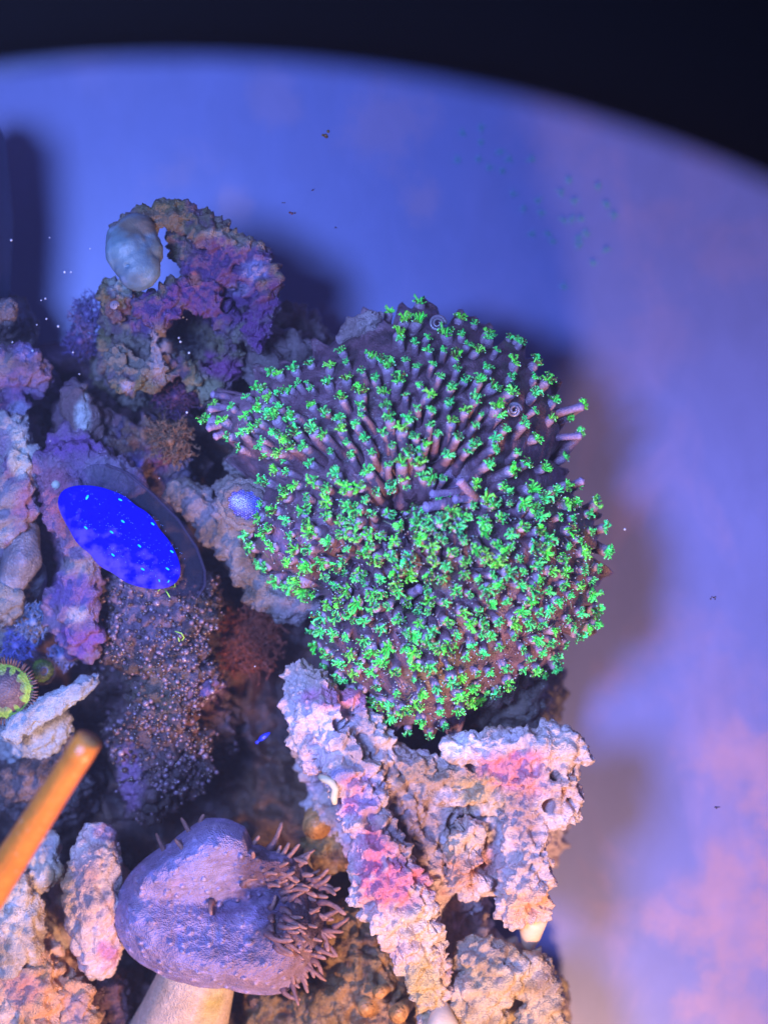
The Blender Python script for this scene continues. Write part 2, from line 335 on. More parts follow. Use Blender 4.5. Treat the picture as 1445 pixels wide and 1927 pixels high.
# top left arch
arch = rock('arch_rock', 'holed arch rock with purple crust and a smooth pale lobe, at upper left against blue', 'rock', [
    [(238, 455, .2, .36), (262, 420, 0, .30), (310, 404, -.1, .28), (362, 415, -.1, .30), (410, 445, -.1, .34), (452, 468, -.1, .26)],
    [(340, 455, -.6, .28), (375, 500, -.5, .36), (430, 500, -.3, .36), (478, 492, -.2, .30), (492, 530, -.1, .30), (500, 575, -.2, .28), (488, 620, -.2, .28), (482, 645, -.3, .22)],
    [(278, 575, -.1, .28), (305, 590, 0, .32), (340, 560, -.2, .33), (385, 560, -.3, .32), (380, 515, -.4, .3)],
    [(380, 560, -.3, .26), (415, 590, -.3, .22), (450, 620, -.5, .24), (490, 615, -.5, .2)],
    [(425, 600, -.5, .13), (418, 650, -.6, .12)], [(455, 625, -.6, .14), (432, 655, -.7, .12)],
    [(215, 555, -.6, .30), (212, 600, -.9, .28), (238, 560, -.9, .3)], [(210, 610, -.9, .22), (250, 620, -1, .22), (300, 610, -.8, .2)],
    [(225, 680, -.5, .34), (240, 720, -.4, .30), (270, 700, -.6, .36), (305, 690, -.8, .28)],
    [(288, 615, -.3, .14), (290, 650, -.3, .13), (302, 690, -.3, .14), (312, 705, -.5, .14)],
    [(312, 705, -.6, .2), (345, 690, -.8, .22), (375, 715, -.8, .3), (400, 735, -1, .28), (425, 700, -.9, .3), (440, 670, -.9, .25)],
    [(240, 640, -1.6, .6), (240, 700, -3, .7), (260, 720, -4.6, .9)], [(400, 720, -1.8, .5), (400, 720, -4.6, .8)],
    [(345, 635, -1.9, .55), (330, 660, -3, .7)], [(440, 560, -.9, .4), (400, 535, -.8, .35), (460, 520, -.6, .34)], [(250, 600, -1.2, .4), (250, 650, -1.1, .4)], [(345, 635, -1.9, .5), (400, 660, -1.6, .4)],
    [(330, 730, -2.2, .5), (430, 690, -2.5, .6), (500, 640, -2.2, .35)],
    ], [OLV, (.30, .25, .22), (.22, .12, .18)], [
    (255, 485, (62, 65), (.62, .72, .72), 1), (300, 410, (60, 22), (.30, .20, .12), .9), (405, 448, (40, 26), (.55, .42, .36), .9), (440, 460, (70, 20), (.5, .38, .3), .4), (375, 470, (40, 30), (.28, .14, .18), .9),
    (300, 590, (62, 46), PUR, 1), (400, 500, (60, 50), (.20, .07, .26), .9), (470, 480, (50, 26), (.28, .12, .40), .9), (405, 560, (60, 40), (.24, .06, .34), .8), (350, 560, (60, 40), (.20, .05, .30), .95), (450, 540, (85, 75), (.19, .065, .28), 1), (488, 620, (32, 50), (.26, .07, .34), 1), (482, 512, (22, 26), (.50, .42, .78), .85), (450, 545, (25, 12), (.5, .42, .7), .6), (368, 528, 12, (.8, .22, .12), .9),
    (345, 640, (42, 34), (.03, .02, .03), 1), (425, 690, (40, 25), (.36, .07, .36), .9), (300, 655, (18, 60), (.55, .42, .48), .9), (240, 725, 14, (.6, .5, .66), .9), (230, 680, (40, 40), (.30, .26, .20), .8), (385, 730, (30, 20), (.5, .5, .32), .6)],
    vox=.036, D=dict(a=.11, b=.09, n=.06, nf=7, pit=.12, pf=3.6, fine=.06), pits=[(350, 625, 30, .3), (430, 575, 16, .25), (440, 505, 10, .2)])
rock('pale_lobe', '', '', [[(236, 452, .3, .38), (243, 474, .45, .46), (262, 506, .5, .43)], [(256, 440, .25, .40), (276, 475, .35, .34)]], [(.24, .40, .46), (.18, .29, .38), (.30, .46, .56)], [(275, 425, (55, 24), (.30, .22, .14), .9), (300, 460, (18, 40), (.34, .32, .2), .6)], vox=.04, D=dict(a=.015, b=.012, n=0, pit=0, fine=.01), pits=[(240, 500, 4, .12)], part_of=arch, mat=M_smooth)
rock('coral_rubble', 'small mauve rock with a white ridge, alone in the dark gap below the arch rock', 'rock', [
    [(140, 745, -1.2, .30), (150, 780, -1.1, .38), (165, 815, -1.3, .36)], [(155, 760, -.95, .13), (158, 800, -.9, .14)], [(185, 790, -1.6, .35)], [(160, 790, -2.4, .7), (160, 800, -4, .8)]],
    [(.28, .16, .18), (.22, .13, .2)], [(155, 780, (13, 42), (.8, .8, .8), 1)], D=dict(a=.08, b=.05, n=.03, pit=.03, fine=.02))
rock('pebble', 'small dull pink pebble right of the white ridged mauve rock', 'pebble', [[(224, 795, -1.6, .17)], [(226, 802, -2.4, .3), (226, 800, -3.4, .5)]], [(.26, .13, .17), (.2, .1, .18)], D=dict(a=.06, b=.03, n=.02, pit=0))
rock('pebble', 'dark knob of rock with a pale glint at the left edge, above the purple rock', 'pebble', [[(5, 590, -1, .3), (18, 592, -1, .22)], [(2, 595, -1.1, .34), (0, 600, -2, .5), (0, 620, -3, .8)]], [(.2, .14, .15), (.3, .22, .25)], D=dict(a=.06, b=.03, n=.03, pit=.03))
rock('purple_rock', 'purple crusted lumpy rock at the left edge below the dark knob', 'rock', [
    [(0, 700, -1, .5), (45, 690, -.8, .42), (70, 690, -.8, .30), (70, 720, -.9, .28)], [(20, 770, -1, .4), (-20, 780, -1, .6)], [(20, 730, -3, 1.0)]],
    [(.28, .13, .38), (.36, .22, .42), (.2, .12, .2)], [(50, 665, 18, (.4, .3, .75), .7), (10, 690, 20, (.45, .36, .3), .5), (35, 775, 25, (.4, .4, .62), .8)], D=dict(a=.12, b=.08, n=.06, pit=.08))
rock('white_crusted_rock', 'pale flaky rock with white and lilac crust along the left edge', 'rock', [
    [(20, 820, -.7, .42), (38, 870, -.5, .40), (20, 930, -.6, .45), (45, 965, -.6, .30), (10, 990, -.7, .45)], [(0, 860, -2.5, 1.1), (0, 950, -2.5, 1.2)]],
    [(.42, .36, .46), (.58, .54, .56), (.32, .18, .34)], [(38, 850, (22, 55), (.76, .76, .70), .9), (55, 945, (28, 36), (.5, .22, .42), .9), (5, 830, 18, (.5, .3, .5), .7), (50, 1000, 25, (.4, .2, .36), .7)], D=dict(a=.14, b=.10, n=.06, pit=.12, pf=3))
rock('leather_lobe', 'smooth grey mauve fleshy lobe on the left edge below the flaky pale rock', 'soft coral', [
    [(45, 1000, -.9, .32), (45, 1050, -.8, .38), (20, 1095, -.9, .30), (-20, 1130, -1, .3)], [(60, 1080, -1.4, .32), (40, 1120, -2.4, .5)]],
    [(.22, .20, .26), (.30, .26, .30)], [(20, 1100, (40, 14), (.5, .46, .6), .7)], D=dict(a=.05, b=.02, n=0, pit=0, fine=.012), mat=M_flesh)
rock('cream_rock', 'ragged cream and grey rock lump at the left edge, above the bluish feathery polyps', 'rock', [[(0, 1125, -.8, .3), (22, 1130, -.8, .25), (10, 1150, -1.2, .4)], [(10, 1160, -3, .8)]], [(.5, .45, .42), (.36, .33, .34)], D=dict(a=.1, b=.07, n=.05, pit=.1))
rock('violet_rock', 'violet and pink crusted rock lying under the vivid blue oval', 'rock', [
    [(100, 885, -.6, .42), (150, 875, -.6, .40), (205, 880, -.7, .38), (240, 900, -.8, .36)], [(120, 930, -.5, .45), (130, 990, -.5, .42), (160, 1050, -.5, .42), (150, 1100, -.6, .40)],
    [(200, 980, -.7, .55), (260, 1020, -.8, .5), (310, 1080, -.9, .45)], [(150, 1100, -.5, .38), (150, 1160, -.4, .36), (165, 1215, -.7, .26)], [(105, 1130, -.8, .30), (150, 1200, -1.1, .36)], [(150, 830, -1, .26), (125, 820, -1, .22), (80, 905, -1, .3)],
    [(180, 1000, -2.6, 1.2), (170, 1100, -2.8, 1.1), (130, 900, -2.6, 1)]],
    [(.30, .16, .38), (.40, .24, .42), (.22, .13, .26)], [(105, 925, (40, 50), (.5, .16, .28), .9), (130, 990, (24, 40), (.42, .14, .2), .8), (105, 1000, 14, (.75, .2, .14), .0), (150, 1070, (40, 30), (.5, .42, .42), .8), (145, 1120, (60, 40), (.30, .14, .52), .9), (147, 1158, (25, 22), (.82, .66, .72), 1), (155, 1205, (40, 34), (.36, .12, .56), .95), (140, 835, (60, 25), (.32, .12, .5), .9), (190, 880, (50, 25), (.42, .34, .5), .6)],
    vox=.048, D=dict(a=.14, b=.09, n=.06, pit=.1, pf=2.8, fine=.03))
rock('feathery_rock', 'brown fuzzy algae covered rock above the vivid blue oval, right of the purple knobs', 'rock', [
    [(235, 850, -1.6, .5), (290, 830, -1.4, .45), (325, 850, -1.4, .4), (330, 900, -1.5, .4)], [(300, 880, -2.6, 1)]],
    [(.12, .09, .16), (.20, .10, .06), (.10, .05, .14)], [(315, 825, (50, 60), (.34, .18, .09), .9), (300, 870, (22, 26), (.28, .05, .14), .8), (245, 880, (40, 25), (.08, .06, .4), .7)], D=dict(a=.16, b=.14, n=.08, nf=7, pit=.06, fine=.07), mat=M_dark)
knob = rock('knobby_rock', 'dark brown rock covered in tiny round knobs, left of the big pale forked rock', 'rock', [
    [(230, 1110, -1.3, .6), (290, 1150, -1.1, .7), (350, 1160, -1.1, .6), (385, 1120, -1.3, .35)], [(250, 1200, -1.2, .7), (330, 1240, -1, .7), (370, 1280, -1.1, .5)],
    [(300, 1330, -1.2, .7), (330, 1400, -1.4, .7), (350, 1460, -1.8, .5)], [(260, 1400, -1.6, .55), (280, 1490, -1.9, .55)], [(300, 1200, -3.2, 1.3), (320, 1350, -3.2, 1.4)]],
    [(.10, .055, .05), (.18, .10, .12), (.06, .035, .03)], [(260, 1150, (90, 70), (.32, .20, .32), .7), (385, 1305, (40, 32), (.34, .16, .40), .9), (242, 1470, (26, 56), (.42, .20, .44), 1), (375, 1350, (40, 30), (.3, .09, .04), .7), (340, 1270, (60, 40), (.26, .18, .28), .6), (300, 1300, 60, (.14, .12, .04), .5)],
    vox=.05, D=dict(a=.2, b=.12, n=.1, nf=6, pit=.1, fine=.05), mat=M_dark)
def beads(o, n, r, cols, cond=None, name='knob_cluster'):
    m = o.data; k = len(m.vertices); co = np.empty(k * 3); m.vertices.foreach_get('co', co); co = co.reshape(-1, 3)
    no = np.empty(k * 3); m.vertex_normals.foreach_get('vector', no); no = no.reshape(-1, 3)
    ok = no[:, 2] > .1
    if cond: ok &= cond(*PX(co + np.array(o.location)))
    dens = sst(-.3, .35, fbm(co * 1.2, 3, 77)); ok &= rng.random(k) < dens * .9 + .1
    idx = rng.choice(np.where(ok)[0], min(n, ok.sum()), replace=False); b = MB()
    for i in idx:
        s = r * rng.uniform(.5, 1.25) * (1.5 if rng.random() < .08 else 1); c = np.array(cols[rng.integers(len(cols))]) * rng.uniform(.6, 1.2)
        b.ball(co[i] + no[i] * s * .7, s, tuple(c), 7, 5, rng.uniform(.7, 1.2))
    me = b.mesh(name); q = obj(name, me, M_bead, o); tag(q, kind='stuff'); return q
beads(knob, 2600, .042, [(.22, .13, .15), (.15, .085, .08), (.30, .20, .26), (.10, .055, .04)])
rock('pitted_white_rock', 'white rock wedge peppered with dark pits, between the green zoanthid and the orange rod', 'rock', [
    [(22, 1375, -.2, .20), (60, 1350, -.2, .26), (105, 1325, -.25, .28), (150, 1300, -.3, .24), (178, 1278, -.5, .16)], [(80, 1370, -1.2, .6), (60, 1400, -3, .8)]],
    [(.66, .70, .72), (.56, .58, .62)], [(170, 1290, (40, 20), (.4, .4, .45), .6)], D=dict(a=.06, b=.05, n=.02, pit=.12, pf=5), pits=[], mat=M_rock)
rock('shadowed_rock', 'dim grey brown rock behind the upper end of the orange rod', 'rock', [[(100, 1420, -1.6, .6), (60, 1470, -1.8, .6), (130, 1480, -2.2, .5)], [(90, 1450, -3.2, 1.2)]], [(.14, .10, .11), (.20, .14, .14), (.08, .05, .05)], [(65, 1480, 28, (.4, .28, .3), .6)], mat=M_dark)
# slab behind the colony on its left
slab = rock('tan_slab_rock', 'long grey tan rock slab running down right from the blue oval under the green colony', 'rock', [
    [(345, 930, -1.2, .34), (395, 970, -1.1, .38), (440, 1010, -1, .42), (470, 1070, -1, .40), (510, 1120, -1.0, .40), (550, 1145, -1, .32), (590, 1140, -.9, .30), (605, 1165, -.9, .2)],
    [(430, 915, -.7, .30), (440, 960, -.7, .42), (500, 960, -.6, .42)], [(520, 1090, -1.2, .5), (600, 1080, -1.4, .8)], [(450, 870, -1.5, .35), (500, 860, -1.5, .5)], [(560, 1050, -3, 1.3), (480, 1000, -3, .9)]],
    [(.36, .27, .25), (.42, .34, .34), (.24, .17, .14)], [(560, 1150, (50, 25), (.5, .36, .42), .8), (430, 905, 30, (.40, .32, .28), .8), (460, 1100, (30, 40), (.22, .13, .06), .7), (380, 950, (40, 30), (.46, .34, .4), .7)],
    vox=.048, D=dict(a=.13, b=.09, n=.05, pit=.1, pf=2.6, fine=.035), pits=[(463, 950, 42, .22)])
rock('rubble_rock', 'mauve brown rubble behind the green colony, at the foot of the arch rock', 'rock', [
    [(500, 650, -1.6, .4), (545, 655, -1.5, .4), (590, 670, -1.4, .3)], [(470, 690, -1.4, .3), (520, 700, -1.2, .4)], [(540, 680, -3, 1.1)]],
    [(.22, .15, .18), (.30, .22, .24), (.14, .09, .10)], [(495, 680, 25, (.3, .24, .24), .7)], D=dict(a=.14, b=.1, n=.08, nf=6, pit=.1, fine=.04))

# ---------------------------------------------------------------- the forked pale rock
rock('forked_rock', 'big pale forked rock with pink coralline crust, in front of the green colony', 'rock', [
    [(572, 1275, .1, .34), (600, 1330, .35, .50), (625, 1385, .45, .50), (655, 1440, .5, .48), (675, 1500, .5, .44), (700, 1560, .6, .48), (722, 1630, .8, .62), (745, 1700, .7, .66), (775, 1765, .4, .58), (805, 1830, 0, .46), (815, 1890, -.3, .40), (820, 1960, -.5, .42)],
    [(560, 1265, .1, .26), (548, 1310, .1, .24), (565, 1370, .1, .26), (590, 1440, .1, .26)], [(660, 1340, .1, .42), (700, 1390, .0, .42), (730, 1440, -.1, .44), (760, 1530, -.4, .55), (785, 1620, -.5, .5), (800, 1700, -.5, .45)],
    [(740, 1430, -.2, .4), (790, 1460, -.2, .46), (850, 1480, -.2, .46), (910, 1490, -.1, .42), (950, 1480, .1, .38)],
    [(850, 1405, .3, .26), (900, 1408, .4, .32), (960, 1410, .45, .36), (1020, 1405, .5, .40), (1068, 1405, .5, .36), (1085, 1425, .45, .26)],
    [(930, 1455, .35, .34), (990, 1460, .4, .46), (1045, 1470, .4, .50), (1065, 1510, .2, .36), (1045, 1530, .2, .36)], [(1000, 1500, .2, .5), (985, 1560, .2, .46), (1000, 1620, .3, .46), (985, 1670, .3, .48), (975, 1705, .2, .38), (1015, 1710, .2, .24)],
    [(800, 1530, -.5, .42), (835, 1560, -.6, .42), (850, 1600, -.8, .4)], [(880, 1570, .1, .34), (870, 1610, .1, .36), (885, 1660, -.1, .30)], [(925, 1570, -.6, .4), (930, 1640, -.6, .4)], [(880, 1640, -1.8, .8), (800, 1700, -2.4, 1), (860, 1850, -3.6, 1.2)], [(620, 1420, -1.5, .6), (680, 1560, -2.4, .9)], [(960, 1500, -1.5, .7), (970, 1560, -3.4, .9), (970, 1560, -4.6, 1.1)]],
    [(.66, .54, .54), (.58, .43, .39), (.44, .31, .28)], [
    (620, 1360, (90, 60), (.74, .64, .76), .8), (590, 1440, (30, 70), (.7, .5, .6), .5), (720, 1740, (60, 40), (.70, .50, .46), .7), (655, 1520, (22, 26), (.66, .14, .32), .7), (560, 1300, (26, 40), (.46, .42, .46), .6), (700, 1480, (30, 40), (.5, .34, .5), .6), (1000, 1425, (40, 18), (.74, .25, .42), .7), (920, 1620, (24, 30), (.6, .22, .2), .6), (1030, 1600, (26, 50), (.60, .44, .44), .7), (800, 1590, (40, 60), (.34, .24, .22), .8), (650, 1312, (66, 24), (.58, .18, .32), .75), (680, 1400, (45, 50), (.36, .26, .26), .75), (640, 1460, (26, 20), (.22, .24, .5), .7), (670, 1475, (30, 20), HOT, .5), (695, 1600, (62, 46), (.56, .12, .22), .8), (738, 1670, (70, 50), (.58, .13, .23), .8), (660, 1580, (26, 60), (.72, .5, .56), .7), (690, 1520, (30, 24), (.4, .2, .4), .6),  # violet-blue patch on the left arm is shading painted into the colour
    (770, 1540, (55, 70), (.27, .19, .20), .9), (790, 1760, (70, 60), (.62, .50, .40), .8), (790, 1860, (60, 60), (.48, .36, .16), .85), (745, 1790, (40, 30), (.66, .40, .38), .6),
    (870, 1410, (60, 24), (.80, .74, .80), .9), (960, 1395, (70, 20), (.72, .62, .70), .6), (960, 1455, (88, 45), (.60, .17, .24), .8), (1010, 1480, (70, 30), (.74, .36, .36), .6), (1060, 1440, (50, 60), (.70, .52, .42), .7),
    (820, 1460, (80, 40), (.36, .24, .17), .9), (900, 1500, (60, 34), (.52, .36, .18), .85), (870, 1590, (40, 30), (.6, .42, .26), .7), (870, 1640, (44, 36), (.50, .20, .09), .7), (985, 1540, (34, 60), (.36, .22, .22), .7), (990, 1640, (60, 50), (.62, .46, .44), .6), (985, 1705, (60, 30), (.72, .38, .20), .8)],
    vox=.032, tone=1.04, sat=1.1, D=dict(a=.13, f=1.5, b=.12, g=2.6, n=.075, nf=4.6, pit=.18, pf=2.9, fine=.045), pits=[(640, 1362, 15, .55), (660, 1335, 18, .4), (1045, 1460, 13, .4), (1035, 1518, 14, .45), (1065, 1490, 10, .25), (1075, 1510, 9, .25), (700, 1545, 20, .25), (860, 1545, 25, .3)])
rock('golden_rock', 'golden tan rough rock at the bottom edge, right of the forked rock foot', 'rock', [
    [(900, 1800, -.4, .42), (940, 1830, -.3, .5), (900, 1880, -.4, .55), (900, 1950, -.6, .6)], [(1000, 1830, -.5, .42), (1020, 1880, -.6, .38), (1010, 1950, -.6, .5)], [(950, 1880, -2.6, 1.2), (950, 1900, -4, 1.3)]],
    [(.52, .36, .17), (.62, .44, .26), (.34, .22, .12)], [(890, 1790, (60, 30), (.5, .36, .3), .7), (990, 1820, (40, 24), (.66, .54, .46), .8), (1030, 1850, (24, 40), (.22, .16, .16), .6), (860, 1850, (30, 40), (.7, .5, .4), .6)], vox=.048, D=dict(a=.13, b=.09, n=.07, pit=.12, fine=.04))
rock('pedestal_rock', 'dim brown rock pedestal under the green colony, seen above the forked rock', 'rock', [
    [(950, 1290, -1.6, .7), (960, 1330, -2.2, .8), (960, 1320, -3.4, 1), (960, 1320, -4.6, 1.1)], [(900, 1200, -1.2, 1.4), (800, 1100, -1.2, 1.8), (780, 900, -1.2, 1.8), (800, 1000, -3.6, 2)], [(900, 1320, -1.6, .5)], [(770, 750, -1.6, 1.3), (650, 800, -1.6, 1.2), (900, 800, -1.6, 1.2)]],
    [(.20, .15, .11), (.14, .10, .08), (.26, .2, .14)], [(950, 1320, (60, 40), (.38, .27, .20), .8)], vox=.08)
rock('peach_rock', 'pink peach rock column with fine cracks between the orange rod and leather coral cap', 'rock', [
    [(190, 1580, -.8, .38), (182, 1640, -.5, .56), (178, 1700, -.4, .62), (184, 1760, -.5, .54), (192, 1815, -.7, .34)], [(180, 1700, -2.6, 1)]],
    [(.88, .58, .54), (.82, .62, .56), (.76, .46, .42)], [(200, 1565, (30, 24), (.5, .25, .4), .8), (205, 1800, 22, (.6, .16, .45), .8), (120, 1650, (20, 80), (.5, .3, .1), .8)], vox=.045, D=dict(a=.1, b=.04, n=.03, nf=7, pit=.04, pf=4, fine=.03))
rock('cream_boulder', 'cream brown boulder at the lower left edge beneath the orange rod', 'rock', [
    [(20, 1680, -.5, .55), (30, 1740, -.4, .6), (10, 1800, -.5, .6)], [(85, 1640, -1, .4), (80, 1590, -1.1, .35)], [(20, 1750, -2.6, 1.2)]],
    [(.62, .48, .38), (.74, .62, .50), (.42, .29, .18)], [(110, 1690, (30, 60), (.5, .26, .06), .8), (90, 1590, 25, (.4, .36, .42), .7)], D=dict(a=.13, b=.08, n=.05, pit=.08))
rock('orange_rock', 'ragged orange and salmon rock cluster in the bottom left corner', 'rock', [
    [(30, 1860, -.5, .5), (80, 1830, -.6, .4), (50, 1920, -.4, .6)], [(140, 1900, -.6, .35), (120, 1850, -.9, .3), (150, 1940, -.6, .4)], [(90, 1790, -1, .3)], [(70, 1880, -2.6, 1.3)]],
    [(.80, .38, .16), (.82, .52, .36), (.5, .25, .08)], [(45, 1860, 34, (.66, .26, .22), .8), (140, 1895, 30, (.62, .34, .32), .8)], D=dict(a=.17, b=.14, n=.07, pit=.16, fine=.05))
rock('maroon_rock', 'dim maroon algae rock under the leather coral, left of its cream stalk', 'rock', [[(210, 1880, -1.8, .5), (200, 1930, -1.8, .6)], [(210, 1900, -3, .9)]], [(.14, .05, .06), (.2, .09, .08)], D=dict(a=.14, b=.1, n=.08), mat=M_dark)
rock('amber_rock', 'amber brown encrusted rock behind the forked rock foot, near the finger polyps', 'rock', [[(640, 1560, -2, .6), (610, 1600, -2, .5)], [(660, 1760, -1.9, .7), (700, 1860, -1.6, .7), (620, 1900, -1.8, .8), (740, 1940, -1.4, .6)], [(660, 1850, -3.4, 1.3)], [(520, 1900, -2.4, .8)]],
    [(.20, .11, .03), (.28, .15, .05), (.12, .05, .02)], [(600, 1570, 40, (.24, .15, .03), .8), (700, 1890, 60, (.4, .2, .07), .7)], D=dict(a=.16, b=.12, n=.09, nf=5, pit=.1), mat=M_dark)

# ---------------------------------------------------------------- green star polyp colony
OUT = [(775, 575), (860, 595), (960, 640), (1020, 690), (1050, 770), (1045, 860), (1070, 910), (1110, 965), (1128, 1040), (1122, 1120), (1100, 1185), (1045, 1225), (1005, 1270), (900, 1310), (865, 1365), (810, 1385), (745, 1365), (705, 1315), (630, 1275), (600, 1200), (600, 1120), (530, 1085), (480, 1040), (470, 980), (490, 920), (430, 850), (395, 790), (425, 745), (510, 695), (600, 665), (645, 625), (720, 595)]
CC = (790, 960)
def polar(poly, cc):
    th = [math.atan2(y - cc[1], x - cc[0]) for x, y in poly]; r = [math.hypot(x - cc[0], y - cc[1]) for x, y in poly]
    o = np.argsort(th); th = np.array(th)[o]; r = np.array(r)[o]
    return np.concatenate([th[-3:] - 2 * np.pi, th, th[:3] + 2 * np.pi]), np.concatenate([r[-3:], r, r[:3]])
TH, RR = polar(OUT, CC)
def svalue(px, py):
    a = np.arctan2(py - CC[1], px - CC[0]); return np.hypot(px - CC[0], py - CC[1]) / np.interp(a, TH, RR)
def colony_h(px, py):
    px = np.asarray(px, float); py = np.asarray(py, float); s = np.clip(svalue(px, py), 0, 1.2)
    z = -.7 + 2.1 * np.clip(1 - s ** 2.4, 0, 1) ** .55
    for (x, y, r, a) in [(790, 760, 170, .45), (600, 1000, 100, .35), (960, 1080, 150, .55), (800, 1260, 110, .45), (930, 800, 90, .2), (830, 1010, 60, .4)]:
        z = z + a * np.exp(-((px - x) ** 2 + (py - y) ** 2) / r ** 2)
    for (x, y, rx, ry, a) in [(760, 945, 35, 30, -.9), (780, 1110, 30, 40, -.7), (640, 1080, 60, 30, -.3), (560, 870, 90, 18, -.3), (830, 930, 50, 20, -.3)]:
        z = z + a * np.exp(-((px - x) / rx) ** 2 - ((py - y) / ry) ** 2)
    return z
def colony():
    e = empty('star_polyp_colony', P(790, 960, -.7)); tag(e, 'domed colony of vivid green star polyps on mauve flesh, largest thing in the middle', 'coral')
    na, nr = 300, 120; ss = np.concatenate([np.linspace(0, 1, nr) ** .8, [1.005, 1.0, .97, .9]])
    A = np.linspace(-np.pi, np.pi, na, endpoint=False); rb = np.interp(A, TH, RR)
    wob = 1 + .035 * np.sin(A * 23) + .03 * np.sin(A * 41 + 1) + .02 * np.sin(A * 67)
    v = []
    for j, s in enumerate(ss):
        r = rb * s * (1 + (wob - 1) * min(1, s ** 4)); px = CC[0] + r * np.cos(A); py = CC[1] + r * np.sin(A)
        z = colony_h(px, py)
        if j >= nr: z = z * 0 + [-.75, -.95, -1.25, -1.5][j - nr]
        k = (H - z) / H; v.append(np.stack([(px - 722.5) / 100 * k, (963.5 - py) / 100 * k, z], 1))
    v = np.concatenate(v); f = []
    for j in range(len(ss) - 1):
        for i in range(na): f.append((j * na + i, j * na + (i + 1) % na, (j + 1) * na + (i + 1) % na, (j + 1) * na + i)[::-1])
    f1, f2 = voro(v * 2.6, 5); v[:, 2] += .14 * (.5 - f1) + .10 * fbm(v * 2.2, 4, 8) + .03 * fbm(v * 8, 3, 4)
    m = newmesh('flesh_mat', v, f)
    setcol(m, colours(v, [(.22, .12, .15), (.16, .085, .115), (.09, .055, .065)], [(560, 1020, (60, 40), (.34, .2, .34), .6), (820, 1080, 40, (.2, .14, .04), .7), (830, 1260, (60, 40), (.2, .14, .05), .7), (1110, 1040, (25, 50), (.4, .2, .1), .7), (700, 600, (60, 30), (.5, .32, .4), .8), (480, 760, (80, 50), (.34, .2, .26), .7), (820, 920, (80, 30), (.36, .24, .42), .6)], 8))
    mo = obj('flesh_mat', m, M_flesh, e); mo.parent = e; mo.matrix_parent_inverse = e.matrix_basis.inverted()
    # variants
    stalks = []; crowns = []
    for k in range(6):
        b = MB(); bend = (random.uniform(-.08, .08), random.uniform(-.08, .08))
        pts = [(bend[0] * math.sin(t * 3), bend[1] * math.sin(t * 3), -1 + t) for t in (0, .25, .5, .7, .85, .95, 1)]
        rad = [.19, .135, .108, .098, .096, .1, .08]
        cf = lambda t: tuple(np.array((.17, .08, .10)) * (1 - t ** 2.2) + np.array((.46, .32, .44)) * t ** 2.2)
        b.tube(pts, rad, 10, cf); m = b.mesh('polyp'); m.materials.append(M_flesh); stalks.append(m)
    for k in range(12):
        b = MB(); n = random.choice((8, 8, 9)); asp = random.uniform(.75, 1.0)
        G = lambda: tuple(np.array((.04, .84, .11)) * random.choice((.08, .2, .55, .85, 1.1, 1.2)) + np.array((random.uniform(0, .10), 0, random.uniform(0, .05))))
        for i in range(n):
            a = 2 * math.pi * i / n + random.uniform(-.3, .3); ln = random.uniform(.065, .105); up = random.uniform(.01, .11); cu = random.uniform(-.9, .9)
            pts = []
            for t in (0, .35, .7, 1):
                aa = a + cu * t * t; pts.append(Vector((math.cos(aa) * (.028 + ln * t), asp * math.sin(aa) * (.028 + ln * t), up * math.sin(t * 2.3) + .01)))
            g = G(); b.tube(pts, [.014, .0165, .0175, .013], 5, g)
            for t in (1, 2, 3):
                for sg in (-1, 1):
                    if random.random() < .12: continue
                    d = Vector((math.cos(a + sg * 1.15), math.sin(a + sg * 1.15), random.uniform(-.1, .6)))
                    b.tube([pts[t], pts[t] + d * random.uniform(.018, .036)], [.0085, .0075], 4, G())
            if random.random() < .6: b.ball(pts[-1] + Vector((math.cos(a), math.sin(a), .2)) * .016, .0095, (.55, .85, .90), 5, 4)
        for i in range(6):
            a = random.uniform(0, 6.3); r = random.uniform(.005, .04)
            b.tube([(math.cos(a) * r, math.sin(a) * r, 0), (math.cos(a) * r * 1.6, math.sin(a) * r * 1.6, random.uniform(.04, .10))], [.013, .010], 5, G())
        m = b.mesh('crown'); m.materials.append(M_tent); crowns.append(m)
    PTS = []
    def add(x0, y0, s, L): PTS.extend((x0 + u * s, y0 + v_ * s) for u, v_ in L)
